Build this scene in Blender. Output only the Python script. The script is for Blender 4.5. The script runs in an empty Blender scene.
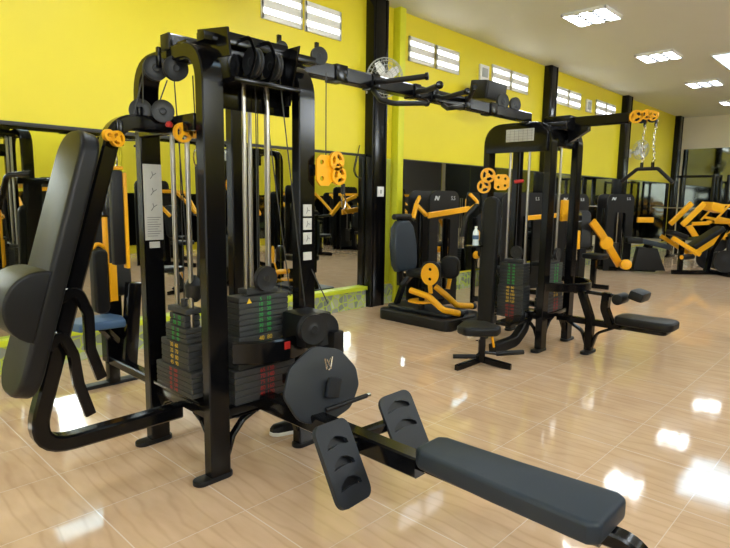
import bpy, bmesh, math, random
from mathutils import Vector, Matrix
random.seed(4)
S = bpy.context.scene
COL = S.collection
ORG = Vector((0, 0, 0))
V = Vector

# ------------------------------------------------------------------ materials
MATS = {}
def mat(name, col, rough=.5, metal=0., coat=0., noise=.08, nscale=30., bump=0., spec=.5, alpha=None):
    m = bpy.data.materials.new(name); m.use_nodes = True
    nt = m.node_tree; b = nt.nodes['Principled BSDF']
    tc = nt.nodes.new('ShaderNodeTexCoord'); nz = nt.nodes.new('ShaderNodeTexNoise')
    nz.inputs['Scale'].default_value = nscale; nz.inputs['Detail'].default_value = 3
    nt.links.new(tc.outputs['Object'], nz.inputs['Vector'])
    mx = nt.nodes.new('ShaderNodeMix'); mx.data_type = 'RGBA'
    c = list(col) + [1]
    mx.inputs[6].default_value = [x * (1 - noise) for x in col] + [1]
    mx.inputs[7].default_value = [min(1, x * (1 + noise)) for x in col] + [1]
    nt.links.new(nz.outputs['Fac'], mx.inputs[0]); nt.links.new(mx.outputs[2], b.inputs['Base Color'])
    b.inputs['Roughness'].default_value = rough; b.inputs['Metallic'].default_value = metal
    b.inputs['Coat Weight'].default_value = coat; b.inputs['Coat Roughness'].default_value = .08
    b.inputs['Specular IOR Level'].default_value = spec
    if bump:
        bp = nt.nodes.new('ShaderNodeBump'); bp.inputs['Strength'].default_value = bump
        bp.inputs['Distance'].default_value = .002
        nt.links.new(nz.outputs['Fac'], bp.inputs['Height']); nt.links.new(bp.outputs[0], b.inputs['Normal'])
    MATS[name] = m
    return m
def emis(name, col, st):
    m = bpy.data.materials.new(name); m.use_nodes = True
    b = m.node_tree.nodes['Principled BSDF']
    b.inputs['Base Color'].default_value = (.8, .8, .8, 1)
    b.inputs['Emission Color'].default_value = (*col, 1); b.inputs['Emission Strength'].default_value = st
    MATS[name] = m
    return m

mat('black_metal', (.003, .003, .0035), .16, 0, .0, spec=.28)
mat('black_matte', (.0045, .0045, .005), .42, spec=.35)
mat('black_vinyl', (.0038, .0042, .005), .42, nscale=220, bump=.25, spec=.3)
mat('blue_vinyl', (.009, .019, .032), .48, nscale=220, bump=.25)
mat('seat_blue', (.05, .11, .22), .5, nscale=200, bump=.2)
mat('rubber', (.006, .009, .014), .5, nscale=260, bump=.3)
mat('yellow_metal', (.88, .42, .010), .35, 0, .0, spec=.35)
mat('chrome', (.62, .60, .56), .22, 1.)
mat('steel_rod', (.42, .40, .37), .30, 1.)
mat('cable', (.02, .02, .02), .4)
mat('stack_grey', (.030, .031, .030), .6, nscale=320, noise=.45)
mat('wheel_black', (.010, .011, .013), .45, spec=.4)
mat('white_plastic', (.85, .85, .82), .4)
mat('paper', (.50, .50, .47), .5)
mat('ink_grey', (.12, .12, .12), .6)
mat('green_paint', (.02, .40, .06), .5)
mat('yellow_paint', (.75, .48, .03), .5)
mat('red_paint', (.42, .015, .012), .5)
mat('logo_white', (.6, .62, .64), .4)
mat('wood_brown', (.10, .055, .03), .5)
mat('glass_clear', (.75, .85, .88), .08, spec=.8)
mat('fan_grey', (.42, .44, .42), .45)
mat('ceiling_paint', (.76, .77, .76), .55, noise=.02, nscale=3)
mat('cream_wall', (.78, .71, .54), .6, noise=.03, nscale=3)
mat('trim_dark', (.02, .02, .022), .4)
mat('lime_paint', (.66, .76, .03), .45, noise=.03)
mat('pilaster_paint', (.74, .74, .025), .42, noise=.03)
mat('shutter_grey', (.10, .095, .11), .45)
emis('tube_light', (.86, .94, 1.), 8.)
emis('fill_pane', (.86, .93, 1.), .28)  # weak glow for the added pane behind the camera
emis('daylight_fill_pane', (.86, .93, 1.), 5.)
mat('louvre_shade_grey', (.10, .10, .11), .5)
emis('sky_panel', (.55, .80, 1.), 1.6)
emis('vent_day', (.95, .98, 1.), 1.2)

def wallmat():
    m = mat('yellow_wall', (.83, .70, .026), .42, noise=.05, nscale=1.2)
    return m
wallmat()

def floormat():
    m = bpy.data.materials.new('floor_tile'); m.use_nodes = True
    nt = m.node_tree; L = nt.links; b = nt.nodes['Principled BSDF']
    N = lambda t: nt.nodes.new(t)
    tc = N('ShaderNodeTexCoord')
    sep = N('ShaderNodeSeparateXYZ'); L.new(tc.outputs['Object'], sep.inputs[0])
    def math_(op, a, v=None, c=None):
        n = N('ShaderNodeMath'); n.operation = op
        for i, x in enumerate((a, v, c)):
            if x is None: continue
            if isinstance(x, (int, float)): n.inputs[i].default_value = x
            else: L.new(x, n.inputs[i])
        return n.outputs[0]
    T = .4875
    tx = math_('DIVIDE', math_('ADD', sep.outputs[0], 10 * T - .435), T)
    ty = math_('DIVIDE', math_('ADD', sep.outputs[1], 10 * T - .14), T)
    ix = math_('FLOOR', tx); iy = math_('FLOOR', ty)
    fx = math_('FRACT', tx); fy = math_('FRACT', ty)
    def edge(f, w):
        d = math_('ABSOLUTE', math_('SUBTRACT', f, .5))
        return math_('GREATER_THAN', d, .5 - w)
    g = math_('MAXIMUM', edge(fx, .0055), edge(fy, .0035))
    # wood grain: per tile offset, stretched along Y
    cb = N('ShaderNodeCombineXYZ')
    L.new(math_('ADD', math_('MULTIPLY', sep.outputs[0], 5.), math_('MULTIPLY', ix, 3.7)), cb.inputs[0])
    L.new(math_('ADD', math_('MULTIPLY', sep.outputs[1], 1.3), math_('MULTIPLY', iy, 5.3)), cb.inputs[1])
    L.new(math_('MULTIPLY', math_('ADD', ix, iy), 1.9), cb.inputs[2])
    wv = N('ShaderNodeTexWave'); wv.wave_type = 'BANDS'; wv.bands_direction = 'X'
    wv.inputs['Scale'].default_value = .8; wv.inputs['Distortion'].default_value = 13.; wv.inputs['Detail'].default_value = 3
    wv.inputs['Detail Scale'].default_value = .8
    L.new(cb.outputs[0], wv.inputs['Vector'])
    nz = N('ShaderNodeTexNoise'); nz.inputs['Scale'].default_value = 3.; nz.inputs['Detail'].default_value = 5
    L.new(cb.outputs[0], nz.inputs['Vector'])
    f = math_('ADD', math_('MULTIPLY', math_('POWER', wv.outputs['Fac'], 10.), .20), math_('MULTIPLY', nz.outputs['Fac'], .7))
    cr = N('ShaderNodeValToRGB'); L.new(f, cr.inputs[0])
    e = cr.color_ramp.elements
    e[0].position = .15; e[0].color = (.75, .53, .345, 1)
    e[1].position = .95; e[1].color = (.50, .31, .18, 1)
    mx = N('ShaderNodeMix'); mx.data_type = 'RGBA'
    L.new(g, mx.inputs[0]); L.new(cr.outputs[0], mx.inputs[6]); mx.inputs[7].default_value = (.80, .68, .56, 1)
    L.new(mx.outputs[2], b.inputs['Base Color'])
    b.inputs['Roughness'].default_value = .07
    b.inputs['Specular IOR Level'].default_value = .6
    b.inputs['IOR'].default_value = 1.55
    n2 = N('ShaderNodeTexNoise'); n2.inputs['Scale'].default_value = 2.2; L.new(tc.outputs['Object'], n2.inputs['Vector'])
    bp = N('ShaderNodeBump'); bp.inputs['Strength'].default_value = .12; bp.inputs['Distance'].default_value = .02
    L.new(n2.outputs['Fac'], bp.inputs['Height']); L.new(bp.outputs[0], b.inputs['Normal'])
    MATS['floor_tile'] = m
floormat()

def mosaic():
    m = bpy.data.materials.new('pebble_mosaic'); m.use_nodes = True
    nt = m.node_tree; L = nt.links; b = nt.nodes['Principled BSDF']
    tc = nt.nodes.new('ShaderNodeTexCoord')
    v = nt.nodes.new('ShaderNodeTexVoronoi'); v.inputs['Scale'].default_value = 11
    v2 = nt.nodes.new('ShaderNodeTexVoronoi'); v2.feature = 'DISTANCE_TO_EDGE'; v2.inputs['Scale'].default_value = 11
    for q in (v, v2): L.new(tc.outputs['Object'], q.inputs['Vector'])
    sp = nt.nodes.new('ShaderNodeSeparateColor'); L.new(v.outputs['Color'], sp.inputs[0])
    cr = nt.nodes.new('ShaderNodeValToRGB'); cr.color_ramp.interpolation = 'CONSTANT'
    L.new(sp.outputs[0], cr.inputs[0])
    e = cr.color_ramp.elements
    e[0].color = (.30, .33, .28, 1); e[1].position = .35; e[1].color = (.42, .46, .30, 1)
    k = e.new(.6); k.color = (.22, .26, .20, 1)
    k = e.new(.85); k.color = (.50, .55, .40, 1)
    lt = nt.nodes.new('ShaderNodeMath'); lt.operation = 'LESS_THAN'; lt.inputs[1].default_value = .07
    L.new(v2.outputs['Distance'], lt.inputs[0])
    mx = nt.nodes.new('ShaderNodeMix'); mx.data_type = 'RGBA'
    L.new(lt.outputs[0], mx.inputs[0]); L.new(cr.outputs[0], mx.inputs[6]); mx.inputs[7].default_value = (.48, .60, .08, 1)
    L.new(mx.outputs[2], b.inputs['Base Color']); b.inputs['Roughness'].default_value = .3
    MATS['pebble_mosaic'] = m
mosaic()
def mirror(name, c, r):
    m = bpy.data.materials.new(name); m.use_nodes = True
    nt = m.node_tree; b = nt.nodes['Principled BSDF']
    b.inputs['Metallic'].default_value = 1; b.inputs['Roughness'].default_value = r
    nz = nt.nodes.new('ShaderNodeTexNoise'); nz.inputs['Scale'].default_value = .6
    mx = nt.nodes.new('ShaderNodeMix'); mx.data_type = 'RGBA'
    mx.inputs[6].default_value = (c[0] * .95, c[1] * .95, c[2] * .95, 1); mx.inputs[7].default_value = (*c, 1)
    nt.links.new(nz.outputs['Fac'], mx.inputs[0]); nt.links.new(mx.outputs[2], b.inputs['Base Color'])
    MATS[name] = m
mirror('wall_mirror', (.80, .84, .78), .015)
mirror('dark_glass', (.20, .22, .20), .05)

# ------------------------------------------------------------------ mesh tools
def fillet(pts, r, n=6):
    pts = [V(p) for p in pts]
    if r <= 0 or len(pts) < 3: return pts
    out = [pts[0]]
    for i in range(1, len(pts) - 1):
        p, a, b = pts[i], pts[i - 1], pts[i + 1]
        d1, d2 = (a - p), (b - p)
        l1, l2 = d1.length, d2.length
        d1.normalize(); d2.normalize()
        ang = d1.angle(d2)
        if ang > 3.05: out.append(p); continue
        t = min(r / math.tan(ang / 2), l1 * .49, l2 * .49)
        s, e = p + d1 * t, p + d2 * t
        for k in range(n + 1):
            u = k / n
            out.append(s * (1 - u) ** 2 + p * 2 * u * (1 - u) + e * u * u)
    out.append(pts[-1])
    return out

class MB:
    def __init__(self): self.bm = bmesh.new()
    def box(self, c, s, bev=.005, rot=None, seg=2):
        bm = bmesh.new(); bmesh.ops.create_cube(bm, size=1)
        for v in bm.verts: v.co = V((v.co.x * s[0], v.co.y * s[1], v.co.z * s[2]))
        bev = min(bev, min(s) * .48)
        if bev > 0: bmesh.ops.bevel(bm, geom=bm.edges[:], offset=bev, segments=seg, profile=.6, affect='EDGES')
        M = Matrix.Translation(V(c)) @ (rot.to_4x4() if rot is not None else Matrix.Identity(4))
        bmesh.ops.transform(bm, matrix=M, verts=bm.verts)
        self._add(bm); return self
    def bx(self, x0, x1, y0, y1, z0, z1, bev=.005):
        return self.box(((x0 + x1) / 2, (y0 + y1) / 2, (z0 + z1) / 2), (abs(x1 - x0), abs(y1 - y0), abs(z1 - z0)), bev)
    def _add(self, bm):
        me = bpy.data.meshes.new('t'); bm.to_mesh(me); bm.free()
        self.bm.from_mesh(me); bpy.data.meshes.remove(me)
    def cyl(self, p0, p1, r, seg=20, bev=0., r2=None):
        p0, p1 = V(p0), V(p1); d = p1 - p0; L = d.length
        r2 = r if r2 is None else r2
        prof = [(0, 0), (r, 0), (r2, L), (0, L)]
        if bev: prof = [(0, 0), (r - bev, 0), (r - bev * .3, bev * .3), (r, bev), (r2, L - bev), (r2 - bev * .3, L - bev * .3), (r2 - bev, L), (0, L)]
        return self.lathe(p0, d, prof, seg)
    def lathe(self, o, axis, prof, seg=20):
        o = V(o); a = V(axis).normalized(); q = a.to_track_quat('Z', 'Y').to_matrix()
        bm = bmesh.new(); rings = []
        for (r, z) in prof:
            if r < 1e-6: rings.append([bm.verts.new(o + q @ V((0, 0, z)))])
            else: rings.append([bm.verts.new(o + q @ V((r * math.cos(2 * math.pi * k / seg), r * math.sin(2 * math.pi * k / seg), z))) for k in range(seg)])
        for A, B in zip(rings, rings[1:]):
            for k in range(seg):
                k2 = (k + 1) % seg
                f = [A[k % len(A)], A[k2 % len(A)], B[k2 % len(B)], B[k % len(B)]]
                g = []
                for v in f:
                    if v not in g: g.append(v)
                if len(g) > 2: bm.faces.new(g)
        bmesh.ops.recalc_face_normals(bm, faces=bm.faces)
        self._add(bm); return self
    def _loft(self, rings, closed_path=False):
        bm = bmesh.new(); R = [[bm.verts.new(p) for p in r] for r in rings]
        n = len(R[0])
        pairs = list(zip(R, R[1:])) + ([(R[-1], R[0])] if closed_path else [])
        for A, B in pairs:
            for k in range(n):
                bm.faces.new([A[k], A[(k + 1) % n], B[(k + 1) % n], B[k]])
        if not closed_path:
            bm.faces.new(R[0][::-1]); bm.faces.new(R[-1])
        bmesh.ops.recalc_face_normals(bm, faces=bm.faces)
        self._add(bm)
    def sweep(self, pts, w, h, side, fr=0., n=6, ch=.008, closed=False, taper=None):
        """rectangular bar: w along side, h in the bend plane"""
        P = fillet(pts, fr, n); side = V(side).normalized(); rings = []
        for i, p in enumerate(P):
            t = (P[min(i + 1, len(P) - 1)] - P[max(i - 1, 0)]).normalized()
            u = side.cross(t).normalized()
            k = 1. if taper is None else 1 + (taper - 1) * i / (len(P) - 1)
            # mitre scale
            if 0 < i < len(P) - 1:
                a = (P[i] - P[i - 1]).normalized(); b = (P[i + 1] - P[i]).normalized()
                m = 1 / max(.5, math.cos(a.angle(b) / 2)) if a.length and b.length else 1
            else: m = 1
            a, b = w / 2 * k, h / 2 * k * m; c = min(ch, w * .3, h * .3)
            prof = [(-a, -b + c), (-a, b - c), (-a + c, b), (a - c, b), (a, b - c), (a, -b + c), (a - c, -b), (-a + c, -b)]
            rings.append([p + side * x + u * y for x, y in prof])
        self._loft(rings); return self
    def tube(self, pts, r, fr=0., seg=12, n=6, closed=False, taper=None):
        P = fillet(pts, fr, n); rings = []; u = None
        N = len(P)
        for i, p in enumerate(P):
            if closed: t = (P[(i + 1) % N] - P[i - 1]).normalized()
            else: t = (P[min(i + 1, N - 1)] - P[max(i - 1, 0)]).normalized()
            if u is None: u = t.orthogonal().normalized()
            else: u = (u - t * u.dot(t)).normalized()
            v = t.cross(u); rr = r if taper is None else r * (1 + (taper - 1) * i / (N - 1))
            rings.append([p + (u * math.cos(2 * math.pi * k / seg) + v * math.sin(2 * math.pi * k / seg)) * rr for k in range(seg)])
        self._loft(rings, closed); return self
    def prism(self, out, o, u, v, t, bev=.0, seg=3):
        """outline (2-D) in the plane o,u,v extruded by t along u x v (centred)"""
        o, u, v = V(o), V(u).normalized(), V(v).normalized(); n = u.cross(v).normalized()
        bm = bmesh.new()
        a = [bm.verts.new(o + u * x + v * y - n * t / 2) for x, y in out]
        b = [bm.verts.new(o + u * x + v * y + n * t / 2) for x, y in out]
        fa = bm.faces.new(a[::-1]); fb = bm.faces.new(b)
        for k in range(len(a)):
            bm.faces.new([a[k], a[(k + 1) % len(a)], b[(k + 1) % len(a)], b[k]])
        bmesh.ops.recalc_face_normals(bm, faces=bm.faces)
        if bev:
            ed = [e for e in bm.edges if (fa in e.link_faces or fb in e.link_faces)]
            bmesh.ops.bevel(bm, geom=ed, offset=min(bev, t * .45), segments=seg, profile=.55, affect='EDGES')
        self._add(bm); return self
    def holed(self, out, holes, o, u, v, t):
        """plate with holes"""
        o, u, v = V(o), V(u).normalized(), V(v).normalized(); n = u.cross(v).normalized()
        bm = bmesh.new(); es = []
        for loop in [out] + holes:
            vs = [bm.verts.new(V((x, y, 0))) for x, y in loop]
            es += [bm.edges.new((vs[k], vs[(k + 1) % len(vs)])) for k in range(len(vs))]
        bmesh.ops.triangle_fill(bm, use_beauty=True, use_dissolve=False, edges=es)
        def inside(p, poly):
            c = False
            for i in range(len(poly)):
                (x1, y1), (x2, y2) = poly[i], poly[i - 1]
                if (y1 > p.y) != (y2 > p.y) and p.x < (x2 - x1) * (p.y - y1) / (y2 - y1) + x1: c = not c
            return c
        bad = [f for f in bm.faces if any(inside(f.calc_center_median(), h) for h in holes) or not inside(f.calc_center_median(), out)]
        bmesh.ops.delete(bm, geom=bad, context='FACES_ONLY')
        r = bmesh.ops.extrude_face_region(bm, geom=bm.faces[:])
        for g in r['geom']:
            if isinstance(g, bmesh.types.BMVert): g.co.z += t
        bmesh.ops.recalc_face_normals(bm, faces=bm.faces)
        for w in bm.verts: w.co = o + u * w.co.x + v * w.co.y + n * (w.co.z - t / 2)
        self._add(bm); return self
    def build(self, name, m, parent=None, smooth=35):
        me = bpy.data.meshes.new(name)
        bmesh.ops.translate(self.bm, verts=self.bm.verts, vec=-ORG)
        self.bm.to_mesh(me); self.bm.free()
        me.materials.append(MATS[m])
        for p in me.polygons: p.use_smooth = True
        me.set_sharp_from_angle(angle=math.radians(smooth))
        o = bpy.data.objects.new(name, me); COL.objects.link(o)
        if parent is not None: o.parent = parent
        else: o.location = ORG
        return o

def rrect(w, h, r, n=5, cx=0, cy=0):
    r = min(r, w / 2 - 1e-4, h / 2 - 1e-4); o = []
    for (sx, sy, a0) in ((1, 1, 0), (-1, 1, 90), (-1, -1, 180), (1, -1, 270)):
        for k in range(n + 1):
            a = math.radians(a0 + 90 * k / n)
            o.append((cx + sx * (w / 2 - r) + r * math.cos(a), cy + sy * (h / 2 - r) + r * math.sin(a)))
    return o
def circ(r, n=24, cx=0, cy=0, ry=None):
    ry = ry or r
    return [(cx + r * math.cos(2 * math.pi * k / n), cy + ry * math.sin(2 * math.pi * k / n)) for k in range(n)]
def sector(cx, cy, r0, r1, a0, a1, n=5):
    o = []
    for k in range(n + 1):
        a = math.radians(a0 + (a1 - a0) * k / n); o.append((cx + r1 * math.cos(a), cy + r1 * math.sin(a)))
    for k in range(n, -1, -1):
        a = math.radians(a0 + (a1 - a0) * k / n); o.append((cx + r0 * math.cos(a), cy + r0 * math.sin(a)))
    return o

def tag(o, label=None, cat=None, group=None, kind=None):
    for k, v in (('label', label), ('category', cat), ('group', group), ('kind', kind)):
        if v: o[k] = v
    return o
def thing(name, loc, label, cat, group=None, rz=0, local=False):
    global ORG
    o = bpy.data.objects.new(name, None); o.empty_display_size = .1
    COL.objects.link(o); o.location = loc; o.rotation_euler = (0, 0, rz)
    tag(o, label, cat, group)
    ORG = V((0, 0, 0)) if local else V(loc)
    return o
def struct(mb, name, m):
    global ORG
    ORG = V((0, 0, 0)); o = mb.build(name, m); o['kind'] = 'structure'; return o
def text(name, body, size, o, u, v, m, parent, ext=.0008, align='CENTER', spacing=1.0):
    c = bpy.data.curves.new(name, 'FONT'); c.body = body; c.size = size; c.extrude = ext
    c.align_x = align; c.align_y = 'CENTER'; c.space_line = spacing
    t = bpy.data.objects.new(name, c); COL.objects.link(t)
    bpy.context.view_layer.update()
    dg = bpy.context.evaluated_depsgraph_get()
    me = bpy.data.meshes.new_from_object(t.evaluated_get(dg))
    bpy.data.objects.remove(t); bpy.data.curves.remove(c)
    u, v = V(u).normalized(), V(v).normalized(); n = u.cross(v)
    M = Matrix((u, v, n)).transposed().to_4x4(); M.translation = V(o) - ORG
    me.transform(M); me.materials.clear(); me.materials.append(MATS[m])
    ob = bpy.data.objects.new(name, me); COL.objects.link(ob); ob.parent = parent
    return ob
X, Yv, Z = V((1, 0, 0)), V((0, 1, 0)), V((0, 0, 1))

def wheel(name, c, axis, r, t, parent, m='wheel_black'):
    c = V(c); a = V(axis).normalized()
    mb = MB(); h = t / 2
    mb.lathe(c - a * h, a, [(0, .002), (r * .25, 0), (r * .3, .003), (r * .55, .005), (r * .85, .002), (r, 0), (r, t * .25), (r * .9, t * .5), (r, t * .75), (r, t), (r * .85, t - .002), (r * .55, t - .005), (r * .3, t - .003), (r * .25, t), (0, t - .002)], 28)
    return mb.build(name, m, parent)

def spoked(c, u, v, r, t, parent, name='pulley_disc'):
    """yellow disc with three spoke windows"""
    holes = [sector(0, 0, r * .30, r * .72, a, a + 80) for a in (10, 130, 250)]
    return MB().holed(circ(r, 28), holes, c, u, v, t).build(name, 'yellow_metal', parent)

def carabiner(mb, top, L=.075, w=.02, u=X):
    top = V(top); c = top - Z * L / 2; u = V(u)
    P = [c + u * (w * math.cos(a)) + Z * (L / 2 * math.sin(a)) for a in [2 * math.pi * k / 16 for k in range(16)]]
    mb.tube(P, .0042, seg=6, closed=True)

# ------------------------------------------------------------------ weight stack
def stack(parent, cx, cy, face, tiers, z0, rods, ztop, numcol=True):
    """tiers: list of (z0, z1, size along face, depth, count, paint). face is the outward normal."""
    f = V(face); al = Z.cross(f)          # direction along the face
    ws = MB()
    zt = tiers[-1][1]
    ws.box((cx, cy, zt + .02), [abs(al[i]) * .20 + abs(f[i]) * .09 + (.03 if i == 2 else 0) for i in range(3)], .006)
    ws.cyl((cx, cy, zt + .035), (cx, cy, zt + .075), .018)
    st = ws.build('weight_stack', 'stack_grey', parent)
    for (a, b, w, d, n, paint) in tiers:
        for k in range(n):
            h = (b - a) / n; zc = a + h * (k + .5)
            MB().box((cx, cy, zc), [abs(al[i]) * w + abs(f[i]) * d + ((h - .0022) if i == 2 else 0) for i in range(3)], .0035, seg=1).build('weight_plate', 'stack_grey', st)
    k = 0
    for (a, b, w, d, n, paint) in tiers[::-1]:
        h = (b - a) / n
        for side in (-1, 1):
            body = '\n'.join(str((k + i + 1) * (5 if side < 0 else 10)) for i in range(n))
            text('plate_numbers', body, h * .95, V((cx, cy, (a + b) / 2)) + f * (d / 2 + .0012) + al * side * .026, al, Z, paint, st, ext=.0004, spacing=1.0)
        k += n
    for s in rods:
        p = V((cx, cy, 0)) + al * s
        MB().cyl((p.x, p.y, z0), (p.x, p.y, ztop), .0125, 14).build('guide_rod', 'steel_rod', parent)
    MB().cyl((cx, cy, zt + .05), (cx, cy, ztop), .0032, 6).build('cable', 'cable', parent)
    return st

# ------------------------------------------------------------------ tower core
def tower_core(root, dx, dark_right=True):
    x0, x1, y0, y1 = 1.49 + dx, 2.07 + dx, 2.45, 3.10
    for x in (x0, x1):
        MB().sweep([(x, y0, .02), (x, y0, 2.145), (x, y1, 2.145), (x, y1, .02)], .115, .07, X, .17, 8, .006).build('side_frame', 'black_metal', root)
    for x, s in ((x0, -1), (x1, 1)):
        for y in (y0, y1):
            mb = MB().prism(rrect(.22, .085, .042), (x + s * .03, y, .013), X, Yv, .026, .006)
            mb.build('foot_pad', 'black_matte', root)
    # bottom rails
    zr = .335
    MB().box((x0, (y0 + y1) / 2, zr), (.05, y1 - y0 - .07, .06)).build('bottom_rail', 'black_metal', root)
    MB().box((x1, (y0 + y1) / 2, zr), (.05, y1 - y0 - .07, .06)).build('bottom_rail', 'black_metal', root)
    MB().box(((x0 + x1) / 2, y0, zr), (x1 - x0 - .115, .05, .06)).build('bottom_rail', 'black_metal', root)
    MB().box(((x0 + x1) / 2, y1, zr), (x1 - x0 - .115, .05, .06)).build('bottom_rail', 'black_metal', root)
    # curved gussets
    def guss(p, d):
        p, d = V(p), V(d)
        pts = [p + d * .0 - Z * .20, p + d * .035 - Z * .10, p + d * .10 - Z * .03, p + d * .17 + Z * .0]
        MB().sweep(pts, .045, .022, Z.cross(d), .05, 5).build('gusset_brace', 'black_metal', root)
    for x, sx in ((x0, 1), (x1, -1)):
        for y, sy in ((y0, 1), (y1, -1)):
            guss((x + sx * .055, y, zr - .03), (sx, 0, 0)); guss((x, y + sy * .033, zr - .03), (0, sy, 0))
    # stack floor plates (carry the three weight stacks)
    MB().box((x0 + .03, 2.775, zr + (.055 if dx == 0 else .035)), (.17, .50, .02), .004).build('stack_base', 'black_metal', root)
    MB().box(((x0 + x1) / 2, y0 + .06, .315), (.44, .17, .02), .004).build('stack_base', 'black_metal', root)

# =================================================================== SETTING
XW0, XW1, YW0, YW1, H = -3.2, 19.2, -3.6, 5.2, 3.95
struct(MB().bx(XW0 - .2, XW1 + .2, YW0 - .2, YW1 + .2, -.1, 0, 0), 'floor', 'floor_tile')
struct(MB().bx(XW0 - .2, XW1 + .2, YW0 - .2, YW1 + .2, H, H + .1, 0), 'ceiling', 'ceiling_paint')
struct(MB().bx(XW0 - .2, XW1 + .2, YW1, YW1 + .2, 0, H, 0), 'wall_left', 'yellow_wall')
struct(MB().bx(XW1, XW1 + .2, YW0, YW1, 0, H, 0), 'wall_far', 'cream_wall')
struct(MB().bx(XW0 - .2, XW0, YW0, YW1, 0, H, 0), 'wall_back', 'yellow_wall')
struct(MB().bx(XW0, 19.2, YW0 - .2, YW0, 0, H, 0), 'wall_right', 'yellow_wall')
# far wall glass
fg = struct(MB().bx(19.165, 19.2, -3.4, 5.05, .3, 3.02, .0), 'window_1', 'dark_glass')
struct(MB().bx(15., 19.1, -3.6, -3.55, 0, 2.9, 0), 'door_1', 'shutter_grey')
struct(MB().bx(XW0, 14.9, -3.6, -3.57, .2, 1.5, 0), 'window_2', 'dark_glass')
for i, (a_, b_) in enumerate(((-2.5, 1.5), (4.0, 4.9), (7., 9.), (12.4, 13.9))):  # second and fourth panes follow floor reflections, the others are added fill light
    struct(MB().bx(a_, b_, -3.6, -3.58, 3.05, 3.75, 0), 'window_%d' % (3 + i), 'daylight_fill_pane')
struct(MB().bx(-3.2, -3.18, -3., 4.6, .6, 3.2, 0), 'window_7', 'fill_pane')  # unseen glowing pane, added to light the room from behind the camera
# mirrors in the left wall, seams at regular widths
edges = [-3.1, -1.2, .7, 2.6, 4.0, 5.40, 5.74, 5.95]
ends = [(-3.15, -1.36), (-1.355, .435), (.44, 2.235), (2.24, 4.035), (4.04, 5.42), (5.72, 5.94), (6.13, 7.9), (7.905, 9.6), (9.605, 10.28), (10.60, 12.4), (12.405, 14.3), (14.66, 16.6), (16.605, 18.5)]
global_i = 0
for a, b in ends:
    m_ = MB().bx(a, b, 5.185, 5.199, .285, 1.985, 0)
    ORG = V((0, 0, 0))
    o = m_.build('wall_mirror', 'wall_mirror'); global_i += 1
    o['kind'] = 'structure'
struct(MB().bx(XW0, 5.42, 5.17, 5.2, 1.985, 2.015, .003), 'trim_1', 'trim_dark')
struct(MB().bx(6.13, 18.6, 5.18, 5.2, 1.985, 2.0, .003), 'trim_2', 'trim_dark')
# plinth: pebble mosaic with lime ledge
struct(MB().bx(XW0, 5.42, 5.13, 5.2, 0, .235, 0), 'baseboard_left', 'pebble_mosaic')
struct(MB().bx(5.72, XW1, 5.13, 5.2, 0, .235, 0), 'baseboard_far_left', 'pebble_mosaic')
struct(MB().bx(XW0, 5.42, 5.10, 5.2, .235, .285, .004), 'trim_3', 'lime_paint')
struct(MB().bx(5.72, XW1, 5.15, 5.2, .235, .255, .004), 'trim_4', 'pebble_mosaic')
# black steel columns and the yellow pilaster
for i, (a, b) in enumerate(((5.43, 5.71), (10.29, 10.59), (14.31, 14.65), (18.6, 18.95))):
    mb = MB().bx(a, b, 5.06, 5.2, 0, H, .006)
    mb.bx(a + .03, a + .045, 5.052, 5.062, 0, H, 0).bx(b - .045, b - .03, 5.052, 5.062, 0, H, 0)
    struct(mb, 'trim_%d' % (5 + i), 'black_metal')
struct(MB().bx(5.96, 6.08, 5.08, 5.2, 0, H, .006), 'trim_9', 'pilaster_paint')

# ventilation blocks
vx = [(3.80, 4.975), (6.27, 7.48), (8.43, 9.66), (10.74, 11.95), (12.75, 13.9)]
place = ['high above the near tower, cut by the photo top', 'high right of the first black column', 'high behind the wall speaker, third from left', 'right of the second black column, fourth from left', 'high above the yellow-tipped arm, smallest of five']
for (a, b), pl in zip(vx, place):
    r = thing('ventilation_block', (a, 5.2, 3.33), 'white slotted vent pair ' + pl, 'vent', 'ventilation blocks high in the yellow wall')
    for s0, s1 in ((a, (a + b) / 2 - .02), ((a + b) / 2 + .02, b)):
        fr = MB()
        z0, z1 = 3.335, 3.665
        fr.bx(s0, s1, 5.175, 5.199, z0, z0 + .06).bx(s0, s1, 5.175, 5.199, z1 - .06, z1)
        fr.bx(s0, s0 + .03, 5.175, 5.199, z0, z1).bx(s1 - .03, s1, 5.175, 5.199, z0, z1)
        fr.bx(s0, s1, 5.175, 5.199, 3.455, 3.545)
        fr.build('block_frame', 'white_plastic', r)
        for zc in (3.425, 3.575):
            MB().bx(s0 + .03, s1 - .03, 5.180, 5.198, zc - .03, zc + .03, 0).build('light_slot', 'vent_day', r)

# ceiling lights
def fixture(x, y, label, sz=.6):
    r = thing('ceiling_light', (x, y, H), label, 'light', 'louvred ceiling lights')
    h = sz / 2
    f = MB()
    for a, b, c, d in ((-h, h, -h, -h + .02), (-h, h, h - .02, h), (-h, -h + .02, -h, h), (h - .02, h, -h, h)):
        f.bx(x + a, x + b, y + c, y + d, H - .045, H - .001, .003)
    f.build('frame', 'white_plastic', r)
    lv = MB()
    n = 7
    for k in range(1, n):
        xx = x - h + sz * k / n; lv.bx(xx - .002, xx + .002, y - h + .02, y + h - .02, H - .040, H - .034, 0)
    for k in (1, 2):
        yy = y - h + sz * k / 3
        for j in range(n):
            xx = x - h + sz * (j + .5) / n
            lv.prism([(-.033, 0), (0, -.05), (.033, 0), (0, .05)], (xx, yy, H - .04), X, Yv, .008)  # dark diamonds stand in for the shaded cells between the tubes
    lv.build('louvre_and_cell_shade', 'louvre_shade_grey', r)
    for k in range(3):
        yy = y - h + sz * (k + .5) / 3
        MB().bx(x - h + .02, x + h - .02, yy - .07, yy + .07, H - .034, H - .014, 0).build('lamp_tube', 'tube_light', r)
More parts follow.
